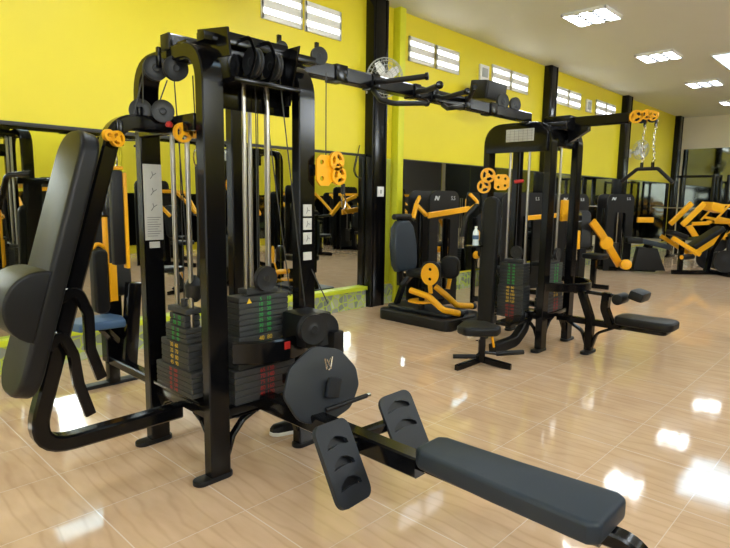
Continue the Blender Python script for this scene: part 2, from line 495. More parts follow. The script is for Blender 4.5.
xs = [-.8, 2.1, 5.0, 7.93, 10.8, 13.83, 16.8]
seen = {7.93: 'nearest of the row, above the cable beam', 10.8: 'second of the row from the camera', 13.83: 'third of the row towards the far wall', 16.8: 'last of the row at the far wall'}
for x in xs:
    fixture(x, 3.36, 'square louvred ceiling light, ' + seen.get(x, 'above the near part of the wall, seen only in reflections'))
for x, y in ((-.8, -1.2), (2.1, -1.2), (5., -1.2), (8, -1.2), (4.4, -3.2), (11, -1.2), (14, -1.2), (8., 1.1), (16.8, 1.1)):
    fixture(x, y, 'square louvred tube light flush in the ceiling over the open side, seen only in reflections')
for (a, b, c, d, l) in ((11.3, 12.9, 1.75, 2.70, 'bluish ceiling light panel at the right edge of the photo'), (2.68, 3.6, .8, 1.42, 'ceiling light panel seen only as the white patch in the floor, bottom left')):
    r = thing('ceiling_panel_light', ((a + b) / 2, (c + d) / 2, H), l, 'light')
    f = MB()
    f.bx(a, b, c, c + .03, H - .03, H - .001).bx(a, b, d - .03, d, H - .03, H - .001).bx(a, a + .03, c, d, H - .03, H - .001).bx(b - .03, b, c, d, H - .03, H - .001)
    f.build('frame', 'white_plastic', r)
    MB().bx(a + .03, b - .03, c + .03, d - .03, H - .02, H - .004, 0).build('diffuser', 'sky_panel', r)

# =================================================================== FIRST TOWER
T1 = thing('cable_station_tower', (1.78, 2.775, 0), 'near black cable tower with weight stacks, tall side pad and long low bench', 'gym machine')
tower_core(T1, 0)
# header (front side)
MB().bx(1.56, 1.96, 2.34, 2.52, 1.985, 2.01).build('header_plate', 'black_metal', T1)
MB().bx(1.44, 2.12, 2.56, 2.66, 2.10, 2.19).bx(1.44, 2.12, 2.40, 2.47, 2.16, 2.20).build('header_beam', 'black_metal', T1)
MB().prism([(0, 0), (.28, .02), (.28, .165), (.02, .13)], (1.515, 2.30, 2.085), Yv, Z, .012, .003).build('side_plate', 'black_metal', T1)
MB().prism([(.10, -.02), (.22, -.02), (.26, .27), (.02, .27)], (1.945, 2.31, 1.945), Yv, Z, .012, .003).build('side_plate', 'black_metal', T1)
MB().bx(1.53, 1.96, 2.44, 2.50, 2.0, 2.235, .006).build('header_back', 'black_metal', T1)
for x in (1.675, 1.79):
    wheel('pulley_wheel', (x, 2.355, 2.09), X, .070, .03, T1)
    MB().sweep([(x - .028, 2.42, 2.02), (x - .028, 2.34, 2.02), (x - .028, 2.29, 2.11), (x - .028, 2.34, 2.20), (x - .028, 2.44, 2.20)], .005, .02, X, .05).build('pulley_bracket', 'black_metal', T1)
MB().sweep([(1.435, 2.75, 2.205), (2.0, 2.75, 2.21)], .08, .075, Z).build('top_tube', 'black_metal', T1)
MB().box((1.432, 2.75, 2.205), (.012, .086, .08)).build('end_cap', 'black_matte', T1)
# lower header panel
MB().bx(1.61, 2.03, 2.52, 2.54, 1.885, 2.03, .002).build('header_back', 'black_metal', T1)
# left header pulleys
for c in ((1.40, 2.80, 2.08), (1.455, 2.70, 2.075)):
    wheel('pulley_wheel', c, V((.25, 1, 0)), .060, .034, T1)
MB().bx(1.395, 1.415, 2.76, 2.785, 2.08, 2.18).build('pulley_bracket', 'black_metal', T1)
MB().bx(1.455, 1.475, 2.72, 2.74, 2.06, 2.17).build('pulley_bracket', 'black_metal', T1)
for c in ((1.315, 2.80, 1.865), (1.39, 2.72, 1.862)):
    wheel('pulley_wheel', c, V((.4, 1, 0)), .055, .034, T1)
MB().bx(1.29, 1.31, 2.765, 2.795, 1.80, 1.88).build('pulley_bracket', 'black_metal', T1)
MB().bx(1.385, 1.405, 2.735, 2.765, 1.80, 1.88).build('pulley_bracket', 'black_metal', T1)
# cables on the left side
for p in (((1.335, 2.80, 2.07), (1.30, 2.74, 1.89)), ((1.43, 2.74, 2.02), (1.36, 2.72, 1.87)), ((1.455, 2.72, 2.06), (1.50, 2.70, .93)), ((1.56, 2.72, 2.06), (1.58, 2.70, 1.0)), ((1.34, 2.8, 2.05), (1.25, 2.78, 1.78)),
          ((1.88, 2.42, 2.10), (2.02, 2.38, .84)), ((1.84, 2.50, 2.0), (1.98, 2.46, .9)), ((2.21, 2.42, 2.14), (2.21, 2.42, 1.66)), ((2.10, 2.42, 1.05), (2.12, 2.30, .86)), ((1.92, 2.75, 2.26), (2.24, 2.6, 2.2))):
    MB().cyl(p[0], p[1], .0034, 6).build('cable', 'cable', T1)
# stacks
stack(T1, 1.475, 2.72, (-1, 0, 0), [(.42, .555, .38, .15, 5, 'red_paint'), (.555, .69, .29, .13, 4, 'yellow_paint'), (.69, .77, .22, .11, 3, 'green_paint'), (.77, .835, .16, .09, 2, 'green_paint')], .36, (-.075, .075), 1.80)
stack(T1, 1.79, 2.50, (0, -1, 0), [(.335, .545, .40, .14, 6, 'red_paint'), (.545, .72, .34, .13, 5, 'yellow_paint'), (.72, .93, .32, .12, 7, 'green_paint')], .30, (-.074, .074), 1.99)
stack(T1, 1.985, 2.755, (1, 0, 0), [(.385, .56, .30, .11, 5, 'red_paint'), (.56, .82, .26, .10, 8, 'green_paint')], .33, (-.08, .08), 2.11)
MB().box((1.985, 2.765, .355), (.14, .40, .02), .003).build('stack_base', 'black_metal', T1)
MB().bx(1.80, 1.99, 2.47, 3.0, 2.09, 2.12, .003).build('header_plate', 'black_metal', T1)
# warning triangle and floating pulley above the front stack
MB().prism([(-.016, 0), (.016, 0), (0, .028)], (1.69, 2.4385, .895), X, Z, .002).build('warning_sticker', 'yellow_paint', T1)
wheel('pulley_wheel', (1.79, 2.43, 1.02), Yv, .066, .03, T1)
MB().bx(1.78, 1.80, 2.445, 2.455, .95, 1.08, .002).build('pulley_bracket', 'black_metal', T1)
MB().lathe((1.50, 2.66, .90), Z, [(0, 0), (.02, 0), (.045, .03), (.05, .09), (.03, .12), (.012, .14), (0, .14)], 16).build('pulley_housing', 'wheel_black', T1)
# curved stack guard in front with red sticker
arc = [(1.56 + .50 * t, 2.41 - .13 * math.sin(math.pi * min(1, t * 1.02)) ** .8 if 0 < t < 1 else 2.40, .66) for t in [k / 14 for k in range(15)]]
g = MB().sweep(arc, .12, .03, Z, 0, ch=.01); g.build('stack_guard', 'black_metal', T1)
MB().box((1.80, 2.262, .685), (.035, .006, .04), .001).build('sticker', 'red_paint', T1)
# placards on uprights
pl = MB().bx(1.437, 1.543, 3.058, 3.064, 1.20, 1.62, .001).build('instruction_placard', 'paper', T1)
ORG_T1 = ORG.copy()
for k, z in enumerate((1.56, 1.47, 1.385)):
    mb = MB(); 
    mb.tube([(1.475, 3.056, z - .02), (1.49, 3.056, z), (1.485, 3.056, z + .02)], .002, seg=5); mb.tube([(1.49, 3.056, z), (1.51, 3.056, z + .012)], .002, seg=5)
    mb.build('exercise_drawing', 'ink_grey', pl)
mb = MB()
for k in range(9): mb.bx(1.45, 1.53 - (k % 3) * .01, 3.0565, 3.058, 1.325 - k * .013, 1.328 - k * .013, 0)
mb.build('printed_lines', 'ink_grey', pl)
MB().bx(1.46, 1.52, 3.058, 3.064, 1.155, 1.19, .001).build('small_label', 'paper', T1)
for z0, z1 in ((1.345, 1.41), (1.27, 1.335), (1.19, 1.255), (1.10, 1.145)):
    q = MB().bx(2.035, 2.095, 2.409, 2.414, z0, z1, .001).build('instruction_placard', 'paper', T1)
    mb = MB()
    if z0 > 1.15:
        mb.tube([(2.055, 2.408, z0 + .015), (2.065, 2.408, z0 + .035), (2.06, 2.408, z0 + .05)], .0018, seg=5); mb.tube([(2.065, 2.408, z0 + .035), (2.08, 2.408, z0 + .03)], .0018, seg=5)
        mb.build('exercise_drawing', 'ink_grey', q)
# wheels standing on the overhead beam near the tower are with the beam
# --- C-shaped arm with the tall pad (left side)
MB().sweep([(1.46, 2.78, .285), (.725, 2.78, .285), (1.175, 2.78, 1.80), (1.46, 2.78, 1.80)], .08, .075, Yv, .14, 8, .01).build('pad_frame', 'black_metal', T1)
MB().box((1.45, 2.78, 1.80), (.05, .58, .08)).build('cross_rail', 'black_metal', T1)
sl = V((.28, 0, .96)); nrm = V((-.96, 0, .28))
pc = V((.843, 2.735, 1.15))
MB().prism(rrect(.31, 1.20, .12), pc, Yv, sl, .085, .022, 4).build('tall_pad', 'black_vinyl', T1)
mb = MB()
half = [(.15 * math.sin(a), .155 * math.cos(a)) for a in [math.pi * k / 16 for k in range(17)]]
half = [(-x, y) for x, y in half]
mb.prism(half, pc - sl * .19 + nrm * .035, V((.9585, 0, -.285)), sl, .33, .012)
mb.build('lumbar_bolster', 'black_vinyl', T1)
MB().box((.96, 2.78, 1.35), (.10, .06, .06)).box((.79, 2.78, .75), (.10, .06, .06)).build('pad_bracket', 'black_metal', T1)
MB().sweep([(.80, 2.70, .77), (.86, 2.70, .83), (.905, 2.70, .72), (.92, 2.70, .58), (.965, 2.70, .42)], .035, .048, Yv, .06, 6, .006).build('curved_handle', 'black_metal', T1)
MB().sweep([(.86, 2.715, .98), (.94, 2.715, 1.02), (.985, 2.715, .90), (.985, 2.715, .73), (1.03, 2.715, .58)], .035, .048, Yv, .06, 6, .006).build('curved_handle', 'black_metal', T1)
# small yellow pulleys on the left arm
def small_pulley(c, u, parent, s=1.0):
    c = V(c)
    out = circ(.042 * s, 20)
    b = MB().holed(out, [sector(0, 0, .014, .03 * s, a, a + 80) for a in (10, 130, 250)], c, u, Z, .022).build('yellow_pulley', 'yellow_metal', parent)
    MB().holed(circ(.03 * s, 18, .052 * s, .012), [circ(.012, 10, .052 * s, .012)], c, u, Z, .022).build('yellow_pulley', 'yellow_metal', parent)
small_pulley((1.43, 2.60, 1.755), X, T1, 1.15)
small_pulley((1.155, 2.715, 1.71), V((-1, -.3, 0)), T1, .9)
MB().bx(1.44, 1.56, 2.61, 2.64, 1.74, 1.78).build('pulley_bracket', 'black_metal', T1)
MB().bx(1.165, 1.195, 2.73, 2.76, 1.68, 1.80).build('pulley_bracket', 'black_metal', T1)
MB().lathe((1.36, 2.60, 1.775), Z, [(0, 0), (.014, .0), (.018, .012), (.012, .024), (0, .028)], 12).build('red_knob', 'red_paint', T1)
# big yellow pulley block on the right upright
br = MB().holed([(-.06, -.055), (-.03, -.085), (.03, -.085), (.07, -.05), (.07, .05), (.03, .085), (-.03, .085), (-.06, .055)], [circ(.014, 12, -.02, .045), circ(.014, 12, -.02, -.045)], (2.165, 2.385, 1.60), X, Z, .012).build('pulley_plate', 'yellow_metal', T1)
spoked((2.245, 2.37, 1.655), X, Z, .054, .02, br); spoked((2.262, 2.37, 1.575), X, Z, .054, .02, br)
wheel('pulley_wheel', (2.245, 2.395, 1.655), Yv, .046, .02, T1); wheel('pulley_wheel', (2.262, 2.395, 1.575), Yv, .046, .02, T1)
MB().bx(2.10, 2.18, 2.39, 2.44, 1.57, 1.63).build('slider_bracket', 'black_metal', T1)
MB().bx(2.283, 2.297, 2.361, 2.363, 1.60, 1.62, 0).build('sticker', 'red_paint', T1)
# low pulley housing at right front corner
MB().bx(1.87, 2.06, 2.20, 2.40, .66, .84, .02).build('low_pulley_housing', 'black_matte', T1)
wheel('low_pulley_wheel', (1.89, 2.17, .775), V((.2, 1, 0)), .078, .05, T1)
wheel('low_pulley_wheel', (2.0, 2.22, .75), V((.4, 1, 0)), .09, .05, T1)
MB().bx(2.02, 2.10, 2.14, 2.30, .60, .74, .02).build('low_pulley_housing', 'black_matte', T1)
# low row arm, footplates and bench (one welded station)
MB().sweep([(1.785, 2.44, .345), (1.785, 1.36, .345)], .09, .085, Z, 0).sweep([(1.80, 1.38, .365), (1.80, .62, .365)], .09, .045, Z, 0).build('bench_beam', 'black_metal', T1)
bo = [(-.125, -.35), (-.10, -.385), (.125, -.385), (.15, -.35), (.118, 0), (.10, .34), (.075, .375), (-.075, .375), (-.10, .34), (-.118, 0)]
MB().prism([(p.x, p.y) for p in fillet([V((a, b, 0)) for a, b in bo] + [V((bo[0][0], bo[0][1], 0))], .03, 3)][:-1], (1.805, .975, .412), X, Yv, .08, .018, 3).build('bench_pad', 'blue_vinyl', T1)
MB().sweep([(1.82, .66, .355), (1.87, .53, .33), (1.91, .46, .16), (1.93, .44, .02)], .07, .055, X, .16, 8).build('bench_leg', 'black_metal', T1)
MB().prism(rrect(.24, .08, .035), (1.93, .44, .012), X, Yv, .024, .005).build('foot_pad', 'black_matte', T1)
# footplates
def footplate(cx, cy, cz, s):
    up = V((0, .155, .27)).normalized(); u = V((1, -.30 * s, .18 if s < 0 else -.05)).normalized()
    u = (u - up * u.dot(up)).normalized()
    def slot(y): return [(x, y - 4 * x * x + d) for x, d in ((-.07, .000), (-.035, -.010), (0, -.012), (.035, -.010), (.07, .000), (.065, .016), (.035, .022), (0, .025), (-.035, .022), (-.065, .016))]
    out = rrect(.225 if s < 0 else .195, .345 if s < 0 else .32, .045)
    MB().holed(out, [slot(y) for y in ((-.085, 0, .085) if s < 0 else (-.0, .095))], (cx, cy, cz), u, up, .02).build('footplate', 'rubber', T1)
    MB().prism(rrect(.15, .27, .03), V((cx, cy, cz)) - u.cross(up) * .02, u, up, .012, .003).build('plate_backing', 'black_matte', T1)
footplate(1.56, 1.60, .355, -1)
footplate(2.07, 1.69, .345, 1)
MB().sweep([(1.785, 1.70, .345), (1.60, 1.66, .345)], .05, .05, Z).build('footplate_arm', 'black_metal', T1)
MB().sweep([(1.785, 1.76, .345), (2.04, 1.74, .345)], .05, .05, Z).build('footplate_arm', 'black_metal', T1)
# round rubber board in front of the low pulley
ob = []
dpts = [(-.02, .20), (.10, .165), (.165, .06), (.17, -.03), (.12, -.14), (.0, -.20), (-.11, -.165), (-.165, -.03), (-.13, .10)]
ob = [(p.x, p.y) for p in fillet([V((a, b, 0)) for a, b in [((dpts[0][0] + dpts[-1][0]) / 2, (dpts[0][1] + dpts[-1][1]) / 2)] + dpts + [((dpts[0][0] + dpts[-1][0]) / 2, (dpts[0][1] + dpts[-1][1]) / 2)]], .08, 4)][:-1]
bd_u = V((1, -.15, -.06)).normalized(); bd_v = V((0, .30, 1)).normalized(); bd_v = (bd_v - bd_u * bd_v.dot(bd_u)).normalized()
MB().prism([(a * 1.36, b) for a, b in ob], (1.845, 2.05, .515), bd_u, bd_v, .022, .006).build('rubber_board', 'rubber', T1)
MB().bx(1.84, 1.96, 2.07, 2.36, .45, .50).build('board_mount', 'black_metal', T1)
# rear fly station on the wall side
MB().sweep([(1.72, 3.12, .20), (1.72, 4.32, .20)], .08, .06, X).build('base_beam', 'black_metal', T1)
MB().sweep([(1.72, 4.28, .20), (1.72, 4.28, .60), (1.74, 4.38, 1.55)], .13, .10, X, .1).box((1.79, 4.10, .50), (.10, .08, .62), .01, Matrix.Rotation(.10, 3, 'Y')).build('rear_post', 'black_metal', T1)
MB().prism(rrect(.46, .09, .04), (1.70, 4.32, .014), X, Yv, .028, .006).build('foot_pad', 'black_matte', T1)
MB().bx(1.68, 1.76, 4.26, 4.34, .02, .2).build('rear_leg', 'black_metal', T1)
MB().sweep([(1.72, 4.22, .36), (1.58, 4.10, .50)], .06, .05, V((0, 0, 1)).cross(V((1, 1, 0))), 0).build('seat_arm', 'black_metal', T1)
MB().prism([(-.17, -.13), (.14, -.15), (.18, 0), (.14, .15), (-.17, .13), (-.20, 0)], (1.555, 4.12, .54), X, Yv, .06, .018).build('seat', 'seat_blue', T1)
MB().prism(rrect(.26, .66, .08), (1.74, 4.29, 1.02), X, V((0, .12, 1)), .07, .02).build('backrest', 'black_vinyl', T1)
MB().sweep([(1.56, 3.92, 1.30), (1.56, 3.92, 1.07), (1.56, 3.92, .72)], .025, .05, X, 0).build('fly_arm', 'yellow_metal', T1)
MB().tube([(1.56, 3.92, 1.09), (1.50, 3.92, 1.13), (1.45, 3.92, 1.05)], .014, .04).build('fly_arm', 'yellow_metal', T1)
MB().prism(rrect(.10, .44, .04), (1.50, 3.90, .87), X, Z, .09, .02).build('arm_pad', 'black_vinyl', T1)
MB().bx(1.55, 1.60, 3.85, 3.87, .73, .99, .004).build('fly_plate', 'yellow_metal', T1)
MB().tube([(1.56, 3.92, 1.3), (1.60, 4.1, 1.62), (1.74, 4.36, 1.64)], .028, .1).build('fly_arm', 'black_metal', T1)
MB().bx(1.60, 1.88, 4.33, 4.41, 1.54, 1.60).build('rear_header', 'black_metal', T1)

# hanging handles (hooked on, so things of their own)
hs = thing('hanging_strap', (1.535, 2.66, 1.0), 'long black strap hanging from a silver clip inside the near tower', 'strap')
mb = MB(); carabiner(mb, (1.535, 2.66, 1.685), .085, .016); mb.build('carabiner', 'chrome', hs)
MB().sweep([(1.535, 2.66, 1.61), (1.54, 2.66, 1.3), (1.53, 2.66, 1.0), (1.50, 2.66, .90)], .035, .008, Yv, .1).build('strap', 'black_matte', hs)
hs = thing('hanging_pad', (1.195, 2.85, 1.2), 'narrow black pad with yellow edge hanging under the left arm of the near tower', 'strap')
mb = MB(); carabiner(mb, (1.195, 2.85, 1.665), .09, .014); mb.build('carabiner', 'chrome', hs)
MB().bx(1.165, 1.225, 2.83, 2.87, 1.10, 1.57, .01).build('pad', 'black_matte', hs)
MB().bx(1.227, 1.245, 2.83, 2.87, 1.08, 1.56, .004).bx(1.17, 1.23, 2.83, 2.87, 1.572, 1.59, .004).build('edge_bar', 'yellow_metal', hs)
hs = thing('carabiner_hook', (2.30, 2.37, 1.4), 'silver clip hanging below the near tower\'s big yellow pulley block', 'clip')
MB().cyl((2.30, 2.37, 1.53), (2.30, 2.37, 1.47), .012, 10).build('swivel', 'black_matte', hs)
mb = MB(); carabiner(mb, (2.305, 2.37, 1.475), .09, .015); mb.build('clip_ring', 'chrome', hs)
hs = thing('row_handle', (1.90, 2.02, .5), 'short black row handle with chrome tip lying against the round rubber board', 'handle')
MB().box((1.93, 2.005, .50), (.085, .022, .10), .006, Matrix.Rotation(.25, 3, 'Y')).build('handle_block', 'rubber', hs)
MB().cyl((1.87, 1.995, .40), (2.10, 1.93, .435), .012, 12).build('handle_bar', 'black_matte', hs)
MB().cyl((2.095, 1.932, .434), (2.115, 1.926, .437), .0125, 12).build('bar_tip', 'chrome', hs)
mb = MB()
mb.tube([(1.865, 2.00, .665), (1.875, 2.0, .61), (1.89, 2.0, .60), (1.905, 2.0, .61), (1.915, 2.0, .665)], .004, .01, 6)
mb.tube([(1.875, 1.998, .66), (1.905, 1.998, .605)], .004, seg=6); mb.tube([(1.905, 1.998, .66), (1.875, 1.998, .605)], .004, seg=6)
mb.build('chrome_clip', 'chrome', hs)
for _o in (hs,): _o.location.x -= .04
# sneaker on the floor behind the right upright
sn = thing('sneaker', (2.12, 2.63, 0), 'black sneaker with white sole on the floor under the near tower', 'shoe')
def shoe_rings(z0, z1, k0, k1):
    out = [(-.135, -.02), (-.13, .02), (-.06, .033), (.02, .038), (.09, .045), (.125, .03), (.138, 0), (.125, -.03), (.09, -.042), (.02, -.032), (-.06, -.033)]
    return out
so = shoe_rings(0, 0, 1, 1)
dv = V((-1, .45, 0)).normalized(); dw = Z.cross(dv)
MB().prism(so, (2.12, 2.63, .014), dv, dw, .026, .006).build('sole', 'white_plastic', sn)
mb = MB(); rings = []
for z, kx, ky, ox in ((.026, .98, .96, 0), (.045, .97, .94, 0), (.06, .90, .85, -.005), (.075, .62, .72, -.035), (.09, .45, .62, -.06), (.10, .40, .55, -.068)):
    rings.append([V((2.12, 2.63, z)) + dv * (a * kx + ox) + dw * b * ky for a, b in so])
mb._loft(rings); mb.build('upper', 'black_matte', sn)
mb = MB()
for k in range(4): mb.tube([V((2.12, 2.63, .083 - k * .006)) + dv * (-.02 + k * .022) + dw * y for y in (-.02, 0, .02)], .003, seg=5)
mb.build('laces', 'white_plastic', sn)

# =================================================================== CROSS BEAM
BM = thing('overhead_cable_beam', (3.3, 2.75, 2.19), 'long black overhead beam with pull-up handles joining the two cable towers', 'beam')
yb, zb = 2.75, 2.237
MB().sweep([(2.0, yb, zb), (5.15, yb, zb)], .09, .088, Z).build('main_beam', 'black_metal', BM)
MB().box((2.60, yb, zb), (.10, .115, .105)).build('joint_sleeve', 'black_metal', BM)
MB().box((4.45, yb, zb), (.10, .115, .105)).build('joint_sleeve', 'black_metal', BM)

for x, y, r in ((2.335, 2.62, .052), (2.07, 2.64, .035), (4.62, 2.72, .07), (4.84, 2.72, .065)):
    wheel('pulley_wheel', (x, y, zb + (.085 if r > .06 else .045)), V((.25, 1, 0)), r, .026, BM)
    MB().bx(x - .012, x + .012, y + .012, y + .03, zb + .03, zb + .10 + r * .5, .003).build('wheel_bracket', 'black_metal', BM)
# pull-up handles
def grip(pts, r=.017, name='grip_handle'):
    MB().tube(pts, r, .04, 12).build(name, 'black_matte', BM)
    e = V(pts[-1]); d = (e - V(pts[-2])).normalized()
    MB().cyl(e - d * .01, e + d * .012, r * 1.35, 14, .004).build('end_cap', 'black_metal', BM)
grip([(2.93, 2.72, 2.235), (2.91, 2.60, 2.22), (3.03, 2.35, 2.24)], .018)
grip([(2.92, 2.72, 2.18), (2.84, 2.58, 2.09), (2.88, 2.50, 2.065), (3.23, 2.50, 2.11)], .017)
grip([(3.38, 2.73, 2.23), (3.30, 2.55, 2.215), (3.17, 2.35, 2.205)], .02)
grip([(3.60, 2.72, 2.235), (3.56, 2.60, 2.20), (3.50, 2.35, 2.21)], .017)
grip([(3.72, 2.72, 2.18), (3.62, 2.60, 2.13), (3.56, 2.52, 2.12), (3.68, 2.50, 2.14)], .017)
grip([(4.05, 2.72, 2.25), (3.92, 2.60, 2.26), (3.82, 2.50, 2.30)], .018)
for x in (2.93, 3.38, 3.60, 4.05):
    MB().box((x, yb, zb), (.07, .11, .10)).build('handle_clamp', 'black_metal', BM)

# =================================================================== SECOND TOWER
DX = 3.57
T2 = thing('cable_station_tower', (1.78 + DX, 2.775, 0), 'farther black cable tower with leg extension seat and yellow-tipped top arm', 'gym machine')
tower_core(T2, DX)
# shroud header with placard, left side
mb = MB().prism([(-.32, -.16), (.32, -.16), (.32, .02), (.24, .10), (-.24, .10), (-.32, .02)], (4.985, 2.77, 2.06), Yv, Z, .02, .004)
mb.build('header_panel', 'black_metal', T2)
pp = MB().bx(4.966, 4.972, 2.58, 2.87, 2.0, 2.115, .001).build('instruction_placard', 'paper', T2)
mb = MB()
for k in range(6): mb.bx(4.9645, 4.966, 2.60 + k * .045, 2.602 + k * .045, 2.0, 2.11, 0)
for k in range(4): mb.bx(4.9645, 4.966, 2.59, 2.86, 2.02 + k * .025, 2.0215 + k * .025, 0)
mb.build('printed_lines', 'ink_grey', pp)
MB().bx(5.0, 5.62, 2.44, 2.52, 1.96, 2.13, .01).build('header_panel', 'black_metal', T2)
MB().bx(5.0, 5.62, 2.60, 2.66, 1.95, 2.10, .01).bx(5.15, 5.45, 2.35, 3.1, 2.10, 2.18, .01).build('header_beam', 'black_metal', T2)
wheel('pulley_wheel', (5.42, 2.37, 2.09), V((-.4, 1, 0)), .075, .035, T2)
stack(T2, 5.02, 2.74, (-1, 0, 0), [(.30, .44, .28, .14, 4, 'red_paint'), (.44, .62, .28, .14, 5, 'yellow_paint'), (.62, .84, .26, .13, 7, 'green_paint')], .28, (-.10, .10), 2.11)
stack(T2, 5.30, 2.50, (0, -1, 0), [(.335, .50, .34, .14, 5, 'red_paint'), (.50, .64, .32, .13, 4, 'yellow_paint'), (.64, .84, .28, .12, 6, 'green_paint')], .30, (-.09, .09), 1.99)
wheel('pulley_wheel', (5.28, 2.43, .93), Yv, .06, .03, T2)
wheel('pulley_wheel', (4.97, 2.70, .95), X, .06, .03, T2)
# lat arm along -Y
MB().sweep([(5.35, 2.62, 2.185), (5.35, 1.86, 2.185)], .09, .08, Z).build('lat_arm', 'black_metal', T2)
MB().box((5.35, 2.50, 2.20), (.20, .26, .09)).build('arm_mount', 'black_metal', T2)
MB().prism([(-.05, 0), (.14, .11), (.14, .16), (-.05, .16)], (5.35, 2.36, 1.99), V((0, -1, 0)), Z, .06, .004).build('arm_brace', 'black_metal', T2)
yp = MB().holed([(-.09, .03), (-.05, .055), (.10, .05), (.15, .03), (.15, -.005), (.07, -.04), (-.04, -.05), (-.09, -.02)], [circ(.036, 16, -.01, 0), circ(.016, 12, .075, .015), circ(.012, 12, .125, .012)], (5.36, 1.78, 2.185), V((0, -1, 0)), Z, .02).build('pulley_plate', 'yellow_metal', T2)
for y_, z_, r_ in ((1.795, 2.185, .058), (1.71, 2.195, .044), (1.655, 2.175, .038)):
    spoked((5.30, y_, z_), V((0, -1, 0)), Z, r_, .014, yp)
wheel('pulley_wheel', (5.35, 1.77, 2.18), X, .05, .03, T2); wheel('pulley_wheel', (5.35, 1.68, 2.165), X, .035, .03, T2)
# big yellow pulley block on left side
br = MB().holed([(-.06, -.055), (-.03, -.075), (.05, -.075), (.085, -.04), (.085, .04), (.05, .075), (-.03, .075), (-.06, .055)], [circ(.014, 12, -.02, .045), circ(.014, 12, -.02, -.045), circ(.013, 12, .045, .035), circ(.013, 12, .045, -.03)], (4.85, 2.84, 1.615), V((.7, -.7, 0)), Z, .014).build('pulley_plate', 'yellow_metal', T2)
spoked((4.80, 2.95, 1.68), V((.7, -.7, 0)), Z, .072, .02, br); spoked((4.80, 2.99, 1.575), V((.7, -.7, 0)), Z, .066, .02, br)
MB().bx(4.86, 5.0, 2.84, 2.90, 1.59, 1.64).build('slider_bracket', 'black_metal', T2)
MB().cyl((4.90, 2.72, 1.62), (4.96, 2.66, 1.63), .016, 12).build('red_knob', 'red_paint', T2)
# padded back column at the left face with tray
MB().prism(rrect(.17, 1.36, .08), (4.88, 2.95, .80), Yv, V((.03, 0, 1)), .07, .02).build('back_panel', 'black_vinyl', T2)
MB().bx(4.88, 5.0, 2.94, 3.02, .5, .56).bx(4.88, 5.0, 2.94, 3.02, 1.2, 1.26).build('panel_bracket', 'black_metal', T2)
MB().bx(4.72, 4.96, 3.0, 3.14, .985, 1.0, .004).build('tray', 'black_metal', T2)
MB().sweep([(4.86, 3.10, 1.40), (4.76, 3.16, 1.28), (4.74, 3.18, 1.08)], .05, .03, Yv, .05).build('side_handle', 'black_matte', T2)
# low swing arm, left
MB().sweep([(5.04, 2.62, .35), (5.0, 2.60, .22), (4.86, 2.62, .10), (4.60, 2.70, .05)], .08, .10, Yv, .15, 8).build('low_arm', 'black_matte', T2)
MB().bx(4.56, 4.98, 2.50, 2.66, .30, .34, .01).build('low_arm_plate', 'black_metal', T2)
# leg extension station on the front
MB().sweep([(5.35, 2.42, .30), (5.35, 1.80, .30)], .06, .06, Z).build('leg_station_rail', 'black_metal', T2)
MB().sweep([(5.35, 2.095, .02), (5.35, 2.095, .33), (5.35, 2.20, .60)], .08, .07, X, .12).build('leg_station_post', 'black_metal', T2)
MB().sweep([(5.35, 1.90, .30), (5.35, 1.965, .45), (5.35, 1.955, .60)], .08, .07, X, .1).build('leg_station_post', 'black_metal', T2)
MB().prism(rrect(.24, .085, .04), (5.33, 2.09, .013), X, Yv, .026, .006).build('foot_pad', 'black_matte', T2)
for s in (-1, 1):
    MB().sweep([(5.35, 2.095 + s * .03, .06 if s < 0 else .08), (5.35, 2.095 + s * .07, .20), (5.35, 2.095 + s * .22, .275)], .05, .025, X, .1).build('gusset_brace', 'black_metal', T2)
MB().prism(rrect(.30, .50, .08), (5.35, 1.595, .375), X, Yv, .075, .022, 3).build('seat', 'black_vinyl', T2)
MB().prism(rrect(.22, .40, .05), (5.35, 1.60, .32), X, Yv, .05, .01).build('seat_base', 'black_metal', T2)
MB().cyl((5.35, 2.17, .585), (5.35, 1.80, .575), .018, 14).build('roller_shaft', 'black_metal', T2)
MB().cyl((5.25, 1.83, .56), (5.45, 1.83, .56), .05, 20, .01).build('foam_roller', 'black_vinyl', T2)
MB().box((5.36, 1.67, .61), (.24, .13, .09), .03, Matrix.Rotation(.25, 3, 'X')).build('shin_pad', 'black_vinyl', T2)
arc = [(5.02 + .66 * t, 2.40 - .26 * math.sin(math.pi * t) ** .7 if 0 < t < 1 else 2.40, .635) for t in [k / 14 for k in range(15)]]
MB().sweep(arc, .085, .03, Z, 0, ch=.01).build('stack_guard', 'black_metal', T2)

# lat bar hung on chains
LB = thing('lat_bar', (5.35, 1.69, 1.7), 'bent black lat pulldown bar hanging on two chains from the yellow pulleys', 'bar')
MB().tube([(5.35, 1.90, 1.625), (5.35, 1.77, 1.735), (5.35, 1.60, 1.735), (5.35, 1.47, 1.61)], .016, .03, 12).build('bar', 'black_matte', LB)
for y in (1.735, 1.645):
    MB().cyl((5.35, y, 1.72), (5.35, y, 1.79), .014, 12).build('bar_socket', 'black_metal', LB)
    c = MB(); z = 1.80; k = 0
    zt = 2.13
    while z < zt:
        u = V((1, 0, 0)) if k % 2 else V((0, 1, 0))
        P = [V((5.35, y + .006 * math.sin(z * 20), z + .012)) + u * (.008 * math.cos(a)) + Z * (.018 * math.sin(a)) for a in [2 * math.pi * j / 10 for j in range(10)]]
        c.tube(P, .0035, seg=5, closed=True); z += .027; k += 1
    c.build('chain', 'chrome', LB)
    MB().cyl((5.35, y, 2.10), (5.35, y, 2.15), .012, 10).build('hook', 'red_paint' if 0 else 'black_matte', LB)
